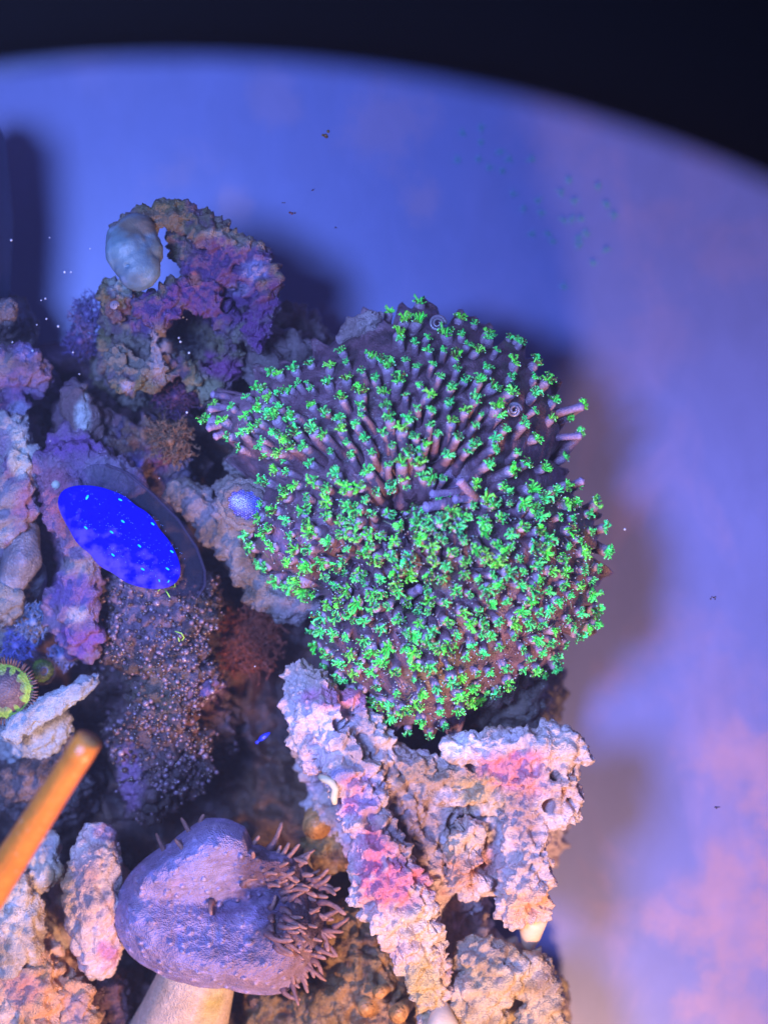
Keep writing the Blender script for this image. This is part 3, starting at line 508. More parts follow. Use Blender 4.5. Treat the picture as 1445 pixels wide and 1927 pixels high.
    add(370, 540, .3114, [(1165,155),(1258,205),(1340,215),(1345,100),(1230,320),(1228,285),(1318,345),(1395,310),(1395,388),(1030,405),(1060,430),(1265,448),(1115,450),(1160,485),(1330,488),(1425,472),(875,390),(905,460),(808,485),(690,470),(590,500),(450,520),(497,530),(1000,515),(1083,557),(908,562),(1225,570),(797,585),(1345,600),(615,590),(670,580),(695,620),(565,625),(370,615),(405,625),(305,668),(445,668),(520,640),(995,645),(880,680),(1262,660),(1130,640),(1405,655),(218,728),(385,735),(500,735),(695,720),(115,718),(990,722),(1140,720),(1330,735),(1415,750),(440,775),(480,790),(575,795),(775,765),(865,798),(1165,795),(1280,800),(70,805),(165,812),(302,785),(340,855),(383,828),(1000,780),(965,835),(1410,838),(280,885),(195,910),(470,880),(505,895),(605,880),(710,865),(770,900),(878,865),(1125,885),(1240,870),(1320,910),(400,930),(390,970),(545,925),(575,975),(650,970),(1020,925),(910,945),(1185,960),(1380,955),(425,1020),(500,1005),(535,1050),(940,1025),(1060,1010),(1280,1005),(1350,1000),(265,980),(690,1070),(815,1000),(483,1105),(555,1120),(1158,1080),(1245,1065),(1340,1075),(850,1130),(1035,1120),(1365,1145),(1410,1165),(430,1180),(705,1180),(1250,1165),(520,1225),(600,1205),(790,1220),(900,1215),(985,1215),(1270,1205),(540,1265),(670,1270),(1090,1245),(1180,1220),(785,1295),(1310,1275),(1375,1250),(345,1230),(400,1170),(655,1350),(915,1330),(960,1350),(785,1380),(1060,1375),(1160,1370),(1265,1350),(1330,1330),(1375,1345),(540,1410),(380,1400),(1340,1410),(1400,1400),(680,1445),(1225,1445),(325,1455),(430,1465),(1320,1440),(1380,1450)])
    add(740, 540, .3114, [(310,285),(345,280),(400,195),(490,230),(413,295),(570,280),(575,315),(700,315),(745,330),(770,345),(450,355),(305,385),(375,425),(508,395),(620,385),(855,465),(725,458),(385,500),(568,498),(280,543),(435,575),(517,570),(708,548),(845,555),(922,572),(600,608),(350,612),(712,640),(845,652),(497,677),(963,690),(335,712),(1140,720),(430,750),(530,775),(625,725),(638,783),(850,750),(348,815),(950,795),(1045,797),(490,845),(785,830),(675,870),(263,897),(383,915),(610,920),(858,920),(1120,885),(480,960),(445,1000),(608,980),(740,1005),(325,1018),(1030,1030),(570,1080),(790,1072),(717,1110),(905,1100),(300,1160),(490,1195),(660,1210),(700,1235),(830,1225),(970,1235),(1045,1200),(1120,1200),(560,1290),(605,1310),(700,1312),(785,1312),(850,1350),(890,1385),(1000,1390),(1075,1400),(1100,1310),(275,1390),(300,1420),(425,1385),(545,1430),(650,1395),(780,1445),(1180,1370),(1220,1310)])
    add(400, 900, .2768, [(245,370),(350,385),(530,385),(670,365),(265,460),(655,480),(785,435),(1060,385),(1150,395),(1235,430),(1395,440),(1400,400),(915,480),(1060,470),(1030,510),(1105,555),(1215,530),(1330,550),(515,565),(740,570),(885,560),(840,590),(320,580),(365,605),(900,640),(765,668),(1000,640),(970,680),(1140,680),(1345,650),(550,690),(590,705),(1035,715),(1245,725),(1260,770),(430,700),(490,725),(530,735),(630,765),(680,785),(860,830),(785,855),(1090,875),(980,850),(910,760),(1075,780),(1150,785),(1320,830),(1395,890),(1195,870),(740,940),(840,940),(940,930),(1030,965),(1265,960),(680,1030),(740,1035),(825,1050),(1145,1015),(910,1075),(1030,1100),(1320,1045),(1365,1065),(700,1130),(1190,1145),(765,1185),(800,1200),(940,1190),(1305,1150),(770,1270),(870,1250),(850,1340),(895,1370),(960,1320),(1080,1310),(1240,1310),(1365,1365),(1010,1450),(950,1440),(1100,1500),(1150,1520),(1200,1530),(1250,1450),(1420,1460),(1375,1530),(1295,1570),(1220,1610),(1150,1640),(1325,1710),(1420,1640)])
    add(760, 900, .2907, [(690,360),(770,320),(515,340),(930,390),(390,400),(215,370),(180,330),(250,395),(100,400),(95,440),(305,475),(460,455),(595,430),(650,470),(690,440),(835,440),(1060,440),(1130,400),(515,540),(530,495),(740,520),(1025,520),(855,560),(270,570),(945,600),(390,620),(680,615),(570,630),(160,630),(1160,590),(1250,575),(610,690),(530,720),(750,690),(340,725),(1035,690),(935,730),(1070,750),(1210,750),(660,795),(815,800),(160,790),(265,800),(420,750),(150,860),(385,865),(755,865),(870,865),(935,850),(1055,905),(1140,870),(1220,850),(510,935),(610,930),(280,925),(430,940),(185,975),(890,940),(970,980),(1090,960),(340,1010),(500,1010),(560,1010),(710,1020),(800,930),(855,1040),(435,1080),(615,1085),(230,1100),(510,1130),(400,1150),(760,1100),(1040,1070),(970,1155),(60,1130),(165,1215),(290,1220),(650,1225),(470,1255),(550,1250),(770,1235),(850,1240),(370,1275),(975,1230),(900,1270),(60,1300),(305,1310),(210,1350),(665,1320),(450,1340),(125,1390),(365,1400),(235,1420),(590,1370),(530,1380),(70,1465),(430,1440),(490,1430),(350,1500),(235,1500),(120,1570),(20,1630),(165,1650),(1100,250),(1240,930),(1190,960),(1120,1010),(1000,240),(1290,320),(1310,470),(280,1080),(330,1080),(150,720),(1050,170)])
    keep = []
    for p in PTS:
        if all((p[0] - q[0]) ** 2 + (p[1] - q[1]) ** 2 > 8.5 ** 2 for q in keep): keep.append(p)
    R2 = random.Random(5); lo = []
    for _ in range(9000):
        x, y = R2.uniform(470, 1130), R2.uniform(935, 1385)
        if float(svalue(np.array(x), np.array(y))) > .97: continue
        if (x - 762) ** 2 + (y - 945) ** 2 < 32 ** 2 or (x - 782) ** 2 + (y - 1112) ** 2 < 24 ** 2: continue
        if all((x - q[0]) ** 2 + (y - q[1]) ** 2 > 23.5 ** 2 for q in keep): keep.append((x, y))
    print('polyps', len(keep))
    info = []
    for (x, y) in keep:
        s = float(svalue(np.array(x), np.array(y))); z0 = float(colony_h(x, y))
        upper = max(0., min(1., (955 - y) / 60))
        rx, ry = x - 775, y - 1010
        n = math.hypot(rx, ry); rx /= n; ry /= n
        tilt = upper * math.radians(38 + 26 * s ** 3) + (1 - upper) * math.radians(6 + 55 * max(0, s - .1) ** 2)
        d = Vector((rx * math.sin(tilt), -ry * math.sin(tilt), math.cos(tilt))); d += Vector((random.gauss(0, .1), random.gauss(0, .1), 0)); d.normalize()
        Ln = (.50 + .22 * upper + (.25 if s > .97 and upper else 0)) * random.uniform(.8, 1.15)
        tip = P(x, y, max(z0, -.65) + Ln * d.z * .8 - .02); sc = random.choice((.66, .8, .9, .98, 1.12)) * (1.10 + .08 * (1 - upper)) * random.uniform(.92, 1.05)
        if s < .9 and random.random() < .12: sc *= .72
        info.append((tip, d, Ln, sc, s))
    e_inv = e.matrix_basis.inverted()
    def frame(d): q = d.to_track_quat('Z', 'Y'); return q.to_matrix().to_4x4() @ Matrix.Rotation(random.uniform(0, 6.28), 4, 'Z')
    info.sort(key=lambda t: -t[3]); rest = MB(); restc = MB()
    for i, (tip, d, Ln, sc, s) in enumerate(info):
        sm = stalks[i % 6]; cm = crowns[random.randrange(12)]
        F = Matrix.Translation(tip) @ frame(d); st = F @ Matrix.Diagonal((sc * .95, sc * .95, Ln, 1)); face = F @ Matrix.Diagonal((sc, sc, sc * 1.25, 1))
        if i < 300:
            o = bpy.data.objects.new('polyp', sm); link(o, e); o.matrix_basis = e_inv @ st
            c = bpy.data.objects.new('crown', cm); link(c, o)
            # sub-part keeps the polyp's frame, with the stalk's stretch taken out
            c.matrix_basis = st.inverted() @ face
        else:
            for (src, X, dst) in ((sm, st, rest), (cm, face, restc)):
                n0 = len(dst.v); dst.v += [X @ v_.co for v_ in src.vertices]; dst.c += [tuple(a.color[:3]) for a in src.color_attributes['paint'].data]
                dst.f += [tuple(q + n0 for q in p.vertices) for p in src.polygons]
    if rest.v:
        for b, nm, mt in ((rest, 'polyp_stalks', M_flesh), (restc, 'polyp_crowns', M_tent)):
            o = obj(nm, b.mesh(nm), mt, e); o.matrix_basis = e_inv; o['kind'] = 'stuff'
    # bare closed stalks and white tentacle-tip specks scattered over the lower half
    b = MB()
    for i in range(1500):
        x = random.uniform(470, 1130); y = random.uniform(930, 1390)
        if float(svalue(np.array(x), np.array(y))) > .98: continue
        q = min(((x - k[0]) ** 2 + (y - k[1]) ** 2) for k in keep)
        if q > 20 ** 2 and random.random() < .7: continue
        z = float(colony_h(x, y)) + random.uniform(.1, .5)
        p = P(x, y, z); dd = Vector((random.gauss(0, .5), random.gauss(0, .5), 1)).normalized()
        g = random.random(); b.tube([p - dd * random.uniform(.08, .2), p], [.012, .009], 4, (.16, .22, .14) if g < .5 else (.3, .2, .26)); b.ball(p, random.uniform(.009, .016), (.55, .62, .66), 5, 4)
    o = obj('pale_tips', b.mesh('pale_tips'), M_smooth, e); o.matrix_basis = e_inv; o['kind'] = 'stuff'
    # a few larger closed lilac polyps in the cleft
    for (x1, y1, x2, y2, r) in [(800, 955, 855, 945, .13), (812, 930, 870, 925, .10), (865, 905, 890, 935, .11), (790, 1108, 772, 1118, .12), (855, 940, 900, 938, .1), (395, 770, 440, 765, .09), (392, 805, 440, 795, .10), (405, 822, 445, 805, .09), (400, 742, 440, 750, .09), (1095, 765, 1040, 780, .10), (1092, 820, 1030, 825, .09), (1095, 905, 1050, 925, .1)]:
        b = MB(); z = float(colony_h(x1, y1)) + .55 if 600 < x1 < 1000 else -.1; A_ = P(x1, y1, z); B_ = P(x2, y2, z - .25)
        b.tube([B_, (A_ + B_) / 2 + Vector((0, 0, .08)), A_ * .9 + B_ * .1, A_], [r * 1.0, r * .72, r * .74, r * .86], 10, lambda t: (.30 + .14 * t, .17 + .13 * t, .24 + .24 * t))
        o = obj('closed_polyp', b.mesh('closed_polyp'), M_flesh, e); o.matrix_basis = e_inv
colony()

# ---------------------------------------------------------------- leather coral
def leather():
    e = empty('leather_coral', P(420, 1740, -2)); tag(e, 'lilac mushroom shaped leather coral with brown finger polyps on a thick cream stalk', 'coral'); inv = e.matrix_basis.inverted()
    poly = [(360, 1555), (385, 1540), (425, 1540), (462, 1556), (475, 1585), (510, 1600), (555, 1605), (592, 1640), (612, 1700), (612, 1760), (592, 1805), (570, 1845), (530, 1870), (480, 1872), (425, 1860), (350, 1850), (290, 1828), (245, 1798), (218, 1750), (217, 1700), (240, 1650), (280, 1610), (322, 1585)]
    cc = (420, 1710); th, rr = polar(poly, cc); na, nr = 360, 150; A = np.linspace(-np.pi, np.pi, na, endpoint=False); rb = np.interp(A, th, rr)
    ss = np.concatenate([np.linspace(0, 1, nr) ** .85, [.98, .9, .75, .5]])
    def hz(px, py, s):
        z = .15 + .40 * np.exp(-((s - .70) / .26) ** 2) - .9 * np.clip(s - .82, 0, 1) ** 1.3 * 5
        for (x1, y1, x2, y2, w_, a) in [(250, 1690, 430, 1700, 26, -.24), (430, 1700, 600, 1690, 40, -.42), (430, 1640, 520, 1700, 30, -.15)]:
            t = np.clip(((px - x1) * (x2 - x1) + (py - y1) * (y2 - y1)) / ((x2 - x1) ** 2 + (y2 - y1) ** 2), 0, 1)
            d2 = (px - x1 - t * (x2 - x1)) ** 2 + (py - y1 - t * (y2 - y1)) ** 2; z = z + a * np.exp(-d2 / w_ ** 2)
        z = z + .35 * np.exp(-((px - 400) ** 2 + (py - 1605) ** 2) / 55 ** 2) + .25 * np.exp(-((px - 380) ** 2 + (py - 1800) ** 2) / 90 ** 2) - .35 * np.exp(-((px - 560) ** 2 + (py - 1650) ** 2) / 60 ** 2)
        return z
    v = []
    for j, s in enumerate(ss):
        r = rb * s; px = cc[0] + r * np.cos(A); py = cc[1] + r * np.sin(A); z = hz(px, py, s if j < nr else 1.)
        if j >= nr: z = z - [.12, .3, .45, .5][j - nr]
        k = (H - z) / H; v.append(np.stack([(px - 722.5) / 100 * k, (963.5 - py) / 100 * k, z], 1))
    v = np.concatenate(v); f = [(j * na + i, (j + 1) * na + i, (j + 1) * na + (i + 1) % na, j * na + (i + 1) % na) for j in range(len(ss) - 1) for i in range(na)]
    f1, f2 = voro(v * np.array([5, 5, 0]) + .5, 61); v[:, 2] += .085 * sst(.40, .08, f1); g1, g2 = voro(v * 9 + .3, 62); v[:, 2] += .02 * sst(.5, .1, g1) + .06 * fbm(v * 1.6, 3, 61) + .02 * fbm(v * 9, 2, 3)
    pale = (sst(.30, .10, f1) * .7)[:, None]
    pale *= .8
    m = newmesh('cap', v, f); setcol(m, (lambda c_: c_ * (1 - pale) + np.minimum(c_ * 1.5 + .10, 1) * pale)(colours(v, [(.33, .26, .44), (.28, .22, .39), (.38, .29, .45)], [(575, 1700, (120, 130), (.06, .03, .04), 1), (560, 1820, (60, 40), (.20, .12, .14), .8), (500, 1640, (60, 50), (.12, .07, .10), .8), (460, 1700, (90, 30), (.15, .10, .20), .6), (500, 1820, (90, 60), (.30, .19, .24), .7), (380, 1640, (60, 50), (.36, .32, .58), .6)], 12)))
    o = obj('cap', m, M_cap, e); o.matrix_basis = inv
    b = MB(); b.tube([P(385, 1780, -.55), P(372, 1840, -.9), P(345, 1920, -1.3), P(320, 2000, -2), P(300, 2060, -3.6)], [.72, .74, .88, 1.1, 1.4], 40, (.66, .48, .34))
    m = b.mesh('stalk'); n = len(m.vertices); co = np.empty(n * 3); m.vertices.foreach_get('co', co); co = co.reshape(-1, 3)
    md = colours(co, [(.68, .50, .38), (.62, .44, .30)], [(405, 1895, (40, 30), (.50, .36, .06), .8)], 4); m.color_attributes['paint'].data.foreach_set('color', np.c_[md, np.ones(n)].ravel().astype(np.float32))
    o = obj('stalk', m, M_cap, e); o.matrix_basis = inv
    fm = []
    for k in range(5):
        b = MB(); cu = random.uniform(-.9, .9); b.tube([(cu * t * t, .2 * cu * math.sin(t * 4), t) for t in (0, .3, .6, .85, 1)], [.30, .19, .15, .14, .09], 8, lambda t: (.13 + .30 * t, .06 + .15 * t, .075 + .08 * t)); q = b.mesh('finger_polyp'); q.materials.append(M_flesh); fm.append(q)
    tips = [(303, 1575), (361, 1548), (376, 1535), (347, 1583), (478, 1575), (488, 1608), (538, 1570), (532, 1597), (548, 1607), (543, 1622), (604, 1645), (630, 1665), (588, 1690), (525, 1705), (562, 1730), (605, 1712), (594, 1726), (622, 1735), (640, 1722), (596, 1775), (634, 1762), (626, 1768), (624, 1802), (609, 1828), (582, 1858), (567, 1882), (547, 1885), (580, 1835), (645, 1700), (612, 1680), (572, 1660), (560, 1640), (515, 1640), (650, 1745), (636, 1790), (600, 1845), (575, 1700), (545, 1680), (385, 1705), (618, 1640), (585, 1625), (470, 1655), (640, 1675), (580, 1760), (555, 1790), (615, 1755), (598, 1740)]
    tips += [(x, y) for x, y in [(random.uniform(520, 640), random.uniform(1590, 1860)) for _ in range(52)] if math.hypot(x - cc[0], y - cc[1]) / float(np.interp(math.atan2(y - cc[1], x - cc[0]), th, rr)) < 1.12 and x > 500 + abs(y - 1710) * .35]
    for i, (x, y) in enumerate(tips):
        s = math.hypot(x - cc[0], y - cc[1]) / float(np.interp(math.atan2(y - cc[1], x - cc[0]), th, rr)); a = math.atan2(y - cc[1], x - cc[0])
        if y < 1600 and x < 400: a = -math.pi / 2 + .1
        ti = math.radians(20 + 55 * min(1, s)) ; d = Vector((math.cos(a) * math.sin(ti), -math.sin(a) * math.sin(ti), math.cos(ti)))
        ln = random.uniform(.22, .50) if s > .7 else random.uniform(.16, .26)
        d = (d + Vector((random.gauss(0, .16), random.gauss(0, .16), random.gauss(0, .12)))).normalized()
        z = float(hz(np.array(x), np.array(y), min(s, 1.))) + ln * .55
        T = P(x, y, max(z, -.2)); X = Matrix.Translation(T - d * ln) @ d.to_track_quat('Z', 'Y').to_matrix().to_4x4() @ Matrix.Rotation(random.uniform(0, 6), 4, 'Z') @ Matrix.Diagonal((.27, .27, ln * 1.1, 1))
        o = bpy.data.objects.new('finger_polyp', fm[i % 5]); link(o, e); o.matrix_basis = inv @ X
leather()

# ---------------------------------------------------------------- reflection of a lamp in the water, built as a glowing blue oval
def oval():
    e = empty('lamp_reflection', P(225, 1010, .3)); tag(e, 'vivid blue oval reflection of a lamp with cyan light spots and dark translucent rim over violet rock', 'lamp reflection'); inv = e.matrix_basis.inverted()
    def plate(name, poly, z, th_, dome, mat, cc, lab=None):
        t, r = polar(poly, cc); na, nr = 96, 14; A = np.linspace(-np.pi, np.pi, na, endpoint=False); rb = np.interp(A, t, r); rb = sum(np.roll(rb, k) for k in (-2, -1, 0, 1, 2)) / 5
        v = []
        for s in np.linspace(0, 1, nr):
            zz = z + dome * (1 - s * s); v += [P(cc[0] + rr_ * s * math.cos(a), cc[1] + rr_ * s * math.sin(a), zz) for a, rr_ in zip(A, rb)]
        for s in np.linspace(1, 0, nr):
            v += [P(cc[0] + rr_ * s * math.cos(a), cc[1] + rr_ * s * math.sin(a), z - th_) for a, rr_ in zip(A, rb)]
        n = 2 * nr; f = [(j * na + i, (j + 1) * na + i, (j + 1) * na + (i + 1) % na, j * na + (i + 1) % na) for j in range(n - 1) for i in range(na)]
        o = obj(name, newmesh(name, v, f), mat, e); o.matrix_basis = inv
        if lab: o['label'] = lab
        return o
    m, N, L, B = nodes('blue_reflection_glow'); N.remove(B); out = N['Material Output']
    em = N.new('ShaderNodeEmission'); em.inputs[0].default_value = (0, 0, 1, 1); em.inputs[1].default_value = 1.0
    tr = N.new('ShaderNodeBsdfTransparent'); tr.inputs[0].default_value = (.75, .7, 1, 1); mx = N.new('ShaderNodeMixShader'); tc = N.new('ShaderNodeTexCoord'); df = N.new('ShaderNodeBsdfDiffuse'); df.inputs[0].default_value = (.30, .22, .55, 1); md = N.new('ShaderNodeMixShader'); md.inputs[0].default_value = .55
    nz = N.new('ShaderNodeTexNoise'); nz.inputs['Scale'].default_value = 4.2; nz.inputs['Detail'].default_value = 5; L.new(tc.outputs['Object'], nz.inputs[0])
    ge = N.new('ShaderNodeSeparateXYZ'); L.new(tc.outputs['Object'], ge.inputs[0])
    # reflection more see-through towards its lower left edge: offset along (x+y)
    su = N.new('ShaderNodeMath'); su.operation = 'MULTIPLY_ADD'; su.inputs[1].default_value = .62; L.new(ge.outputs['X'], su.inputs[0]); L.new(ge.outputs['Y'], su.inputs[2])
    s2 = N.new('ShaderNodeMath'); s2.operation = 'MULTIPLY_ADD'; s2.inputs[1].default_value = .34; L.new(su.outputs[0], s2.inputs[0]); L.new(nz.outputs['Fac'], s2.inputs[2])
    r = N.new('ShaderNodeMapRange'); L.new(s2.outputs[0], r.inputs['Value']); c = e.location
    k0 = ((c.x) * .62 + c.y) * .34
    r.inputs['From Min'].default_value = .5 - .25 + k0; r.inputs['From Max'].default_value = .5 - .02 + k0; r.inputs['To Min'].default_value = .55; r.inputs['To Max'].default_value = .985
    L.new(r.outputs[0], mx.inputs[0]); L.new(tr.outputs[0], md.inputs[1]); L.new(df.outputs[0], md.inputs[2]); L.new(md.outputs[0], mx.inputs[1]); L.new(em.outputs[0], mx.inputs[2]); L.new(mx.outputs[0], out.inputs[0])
    plate('reflected_lens', [(107, 930), (125, 917), (165, 914), (210, 924), (255, 952), (300, 998), (330, 1040), (343, 1075), (335, 1098), (305, 1109), (265, 1104), (215, 1078), (170, 1040), (130, 990), (110, 955)], .62, .05, .14, m, (225, 1012))
    m2, N, L, B = nodes('dark_reflected_rim'); B.inputs['Base Color'].default_value = (.02, .022, .06, 1); B.inputs['Roughness'].default_value = .5
    lw = N.new('ShaderNodeTexCoord'); B.inputs['Alpha'].default_value = .22; B.inputs['Specular IOR Level'].default_value = .15
    plate('reflected_rim', [(150, 880), (200, 872), (240, 888), (290, 930), (335, 975), (372, 1030), (388, 1075), (388, 1105), (370, 1128), (335, 1118), (260, 1070), (160, 960)], .40, .12, .02, m2, (270, 1000))
    edge = MB(); pts = [P(x, y, .46) for x, y in [(200, 874), (240, 890), (290, 932), (335, 977), (370, 1030), (386, 1075), (386, 1102), (372, 1124)]]
    sm = []
    for a_, b_ in zip(pts[:-1], pts[1:]): sm += [a_.lerp(b_, t) for t in (0, .5)]
    edge.tube(sm + [pts[-1]], .03, 6, (.035, .035, .075)); o = obj('reflected_rim_edge', edge.mesh('reflected_rim_edge'), simple('soft_reflected_rim', (.04, .04, .09), .8, .1, alpha=.45), e); o.matrix_basis = inv
    cy = simple('cyan_diode_reflection', (0, .4, .8), .3, .4, (.0, .42, 1.), 1.0); cw = simple('pale_diode_reflection', (.1, .25, .9), .3, .4, (.10, .25, 1.), .8)
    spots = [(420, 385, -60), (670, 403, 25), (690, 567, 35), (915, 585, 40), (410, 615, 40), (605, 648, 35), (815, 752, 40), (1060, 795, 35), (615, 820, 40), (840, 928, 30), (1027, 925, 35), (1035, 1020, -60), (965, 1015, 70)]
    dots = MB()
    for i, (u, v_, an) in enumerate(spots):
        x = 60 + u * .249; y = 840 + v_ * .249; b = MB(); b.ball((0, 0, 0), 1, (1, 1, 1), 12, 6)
        me = b.mesh('reflected_spot'); me.materials.append(cy); o = bpy.data.objects.new('reflected_spot', me); link(o, e)
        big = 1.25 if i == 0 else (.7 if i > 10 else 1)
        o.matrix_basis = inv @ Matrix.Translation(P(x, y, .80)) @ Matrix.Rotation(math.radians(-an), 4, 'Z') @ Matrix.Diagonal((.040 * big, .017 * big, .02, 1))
        if i in (0, 1, 3, 12): pass
        for k in range(9 if i < 11 else 0):
            t = k / 8 - .5; q = k % 2
            dots.ball(P(x + t * 34 + 7 - q * 1, y + t * 26 - 6 - q * 4 + t * t * 26, .79), .0058, (1, 1, 1), 5, 4)
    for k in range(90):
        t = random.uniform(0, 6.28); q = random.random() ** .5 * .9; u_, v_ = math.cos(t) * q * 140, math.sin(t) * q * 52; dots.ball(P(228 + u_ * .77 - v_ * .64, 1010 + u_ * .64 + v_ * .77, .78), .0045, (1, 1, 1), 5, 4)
    o = obj('reflected_diode_dots', dots.mesh('reflected_diode_dots'), cw, e); o.matrix_basis = inv; o['kind'] = 'stuff'
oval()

# ---------------------------------------------------------------- small things
def rod():
    b = MB(); A_, B_ = P(168, 1392, 6), P(-60, 1745, 4.2); pts = [A_.lerp(B_, t) for t in np.linspace(0, 1, 14)]
    b.tube(pts, [.215, .228] + [.225 + .008 * i for i in range(12)], 28, (.70, .21, .02), cap=False)
    n0 = len(b.v); d = (A_ - B_).normalized(); a = d.orthogonal().normalized(); c = d.cross(a)
    b.v.append(A_ - d * .03); b.c.append((.72, .32, .10))
    for k in range(28): b.f.append((k, n0, (k + 1) % 28))
    m = b.mesh('orange_rod'); c = rebase(m)
    mt = paint_mat('orange_plastic', .35, .5, 2.5, 8, (.8, 1.15), .25, .01, sss=.2, speck=((.75, .5, .3), .66))
    tag(obj('orange_rod', m, mt, loc=c), 'thick orange plastic rod slanting in from the left edge over the rocks', 'rod')
rod()
def plug():
    e = empty('blue_dotted_polyp', P(463, 950, -.6)); tag(e, 'oval button of glossy blue beads inside a brown rocky collar, beside the green colony', 'coral'); inv = e.matrix_basis.inverted()
    cen = P(463, 950, -.12); b = MB(); X = Matrix.Translation(cen) @ Matrix.Rotation(math.radians(-28), 4, 'Z')
    ring = [X @ Vector((math.cos(t) * .40, math.sin(t) * .31, 0)) for t in np.linspace(0, 2 * math.pi, 41)]
    b.tube(ring, [.075 + .03 * math.sin(i * 1.7) for i in range(41)], 8, (.25, .18, .17), cap=False); ring2 = [X @ Vector((math.cos(t) * .50, math.sin(t) * .41, -.12)) for t in np.linspace(0, 2 * math.pi, 41)]
    b.tube(ring2, [.09 + .03 * math.sin(i * 2.3) for i in range(41)], 8, (.30, .23, .21), cap=False)
    o = obj('collar', b.mesh('collar'), M_rock, e); o.matrix_basis = inv
    b = MB(); b.ball((0, 0, 0), 1, (.07, .06, .22), 32, 12); me = b.mesh('disc')
    o = obj('disc', me, M_bead, e); o.matrix_basis = inv @ X @ Matrix.Diagonal((.39, .30, .08, 1))
    b = MB()
    for i in range(-9, 10):
        for j in range(-8, 9):
            x = i * .044 + (j % 2) * .022; y = j * .038; q = (x / .36) ** 2 + (y / .27) ** 2
            if q > 1 or random.random() < .06: continue
            b.ball(X @ Vector((x + random.uniform(-.006, .006), y, .075 * math.sqrt(1 - q * .9))), .0185, random.choice([(.20, .22, .75), (.32, .32, .85), (.14, .12, .62), (.3, .26, .5)]), 7, 5)
    o = obj('beads', b.mesh('beads'), M_bead, e); o.matrix_basis = inv; o['kind'] = 'stuff'
plug()
def zoanthid(x, y, z, r, label, tilt=0, dim=1.):
    e = empty('zoanthid', P(x, y, z - .3)); tag(e, label, 'polyp'); inv = e.matrix_basis.inverted(); X = Matrix.Translation(P(x, y, z)) @ Matrix.Rotation(tilt, 4, 'Y')
    V = []; Cc = []; na, nr = 48, 14
    for j in range(nr):
        s = j / (nr - 1)
        for i in range(na):
            a = 2 * math.pi * i / na; rr_ = r * s * (1 + .06 * math.sin(a * 3 + 1)); V.append(X @ Vector((rr_ * math.cos(a), rr_ * math.sin(a) * 1.05, .10 * math.sin(s * 3.1) - .06 * s + .015 * math.sin(a * 12) * s)))
            c = np.array((.25, .32, .80)) if s < .34 else (np.array((.22, .30, .10)) if s < .75 else np.array((.30, .52, .07))); Cc.append(tuple(c * dim * random.uniform(.85, 1.1)))
    f = [(j * na + i, (j + 1) * na + i, (j + 1) * na + (i + 1) % na, j * na + (i + 1) % na) for j in range(nr - 1) for i in range(na)]
    m = newmesh('oral_disc', V, f); setcol(m, np.array(Cc)); o = obj('oral_disc', m, M_flesh, e); o.matrix_basis = inv
    b = MB()
    for i in range(60):
        a = 2 * math.pi * i / 60 + random.uniform(-.03, .03); u = Vector((math.cos(a), math.sin(a) * 1.05, 0)); l = random.uniform(.10, .15) * r * 2
        b.tube([X @ (u * r * .95 + Vector((0, 0, -.05))), X @ (u * (r + l * .6)), X @ (u * (r + l) + Vector((0, 0, -.05)))], [.022 * r * 2, .02 * r * 2, .013 * r * 2], 5, tuple(np.array((.16, .09, .08)) * dim))
    o = obj('fringe', b.mesh('fringe'), M_flesh, e); o.matrix_basis = inv; o['kind'] = 'stuff'
    b = MB(); b.tube([X @ Vector((0, 0, -.02)), X @ Vector((0, 0, -.6)), X @ Vector((0, 0, -1.6))], [r * .9, r * .55, r * .6], 20, tuple(np.array((.2, .13, .14)) * dim)); o = obj('column', b.mesh('column'), M_flesh, e); o.matrix_basis = inv
zoanthid(10, 1300, -.1, .50, 'lime green and violet zoanthid disc with a brown fringe, cut by the left edge')
zoanthid(82, 1262, -1.1, .22, 'dim small brown zoanthid just right of the lime green disc', .4, .35)

def cups(spots, label, group, col):
    for (x, y, z, r, lab) in spots:
        b = MB(); c = P(x, y, z); t = math.radians(random.uniform(-20, 20)); d = Vector((math.sin(t), random.uniform(-.3, .3), 1)).normalized()
        b.tube([c - d * 1.2, c - d * .4, c, c + d * .03, c - d * .02, c - d * .25], [r * .7, r * .8, r, r * .92, r * .7, r * .45], 20, lambda u: tuple(np.array(col) * (1 - .45 * (u > .9))))
        m = b.mesh('cup_polyp'); q = rebase(m); tag(obj('cup_polyp', m, M_flesh, loc=q), lab, 'polyp', group)
cups([(712, 1868, -.6, .13, 'small pale orange cup polyp at the foot of the forked rock, uppermost of its cluster'), (690, 1900, -.8, .17, 'orange cup polyp at the foot of the forked rock, left one of the bottom row'), (748, 1908, -.7, .19, 'largest orange cup polyp, right one of the bottom row by the forked rock foot'),
      (596, 1555, -1.5, .28, 'brown ring shaped cup polyp right of the leather coral top'), (625, 1520, -1.8, .20, 'small dim brown cup polyp tucked against the forked rock edge')], '', 'cup polyps on the brown rock beside the forked rock', (.52, .25, .08))
# cream cone and cream sponge
b = MB(); b.tube([P(1003, 1722, -.1), P(998, 1760, -.7), P(990, 1800, -1.4)], [.30, .2, .05], 20, (.70, .50, .34)); m = b.mesh('cream_cone'); q = rebase(m); tag(obj('cream_cone', m, M_smooth, loc=q), 'smooth cream cone hanging below the right arm of the forked rock', 'sponge')
b = MB(); b.tube([P(830, 1890, -.2), P(832, 1925, 0), P(835, 1970, -.1)], [.14, .3, .4], 20, (.70, .55, .38)); m = b.mesh('cream_sponge'); q = rebase(m); tag(obj('cream_sponge', m, M_smooth, loc=q), 'smooth cream sponge tip at the bottom edge between the two pale rocks', 'sponge')
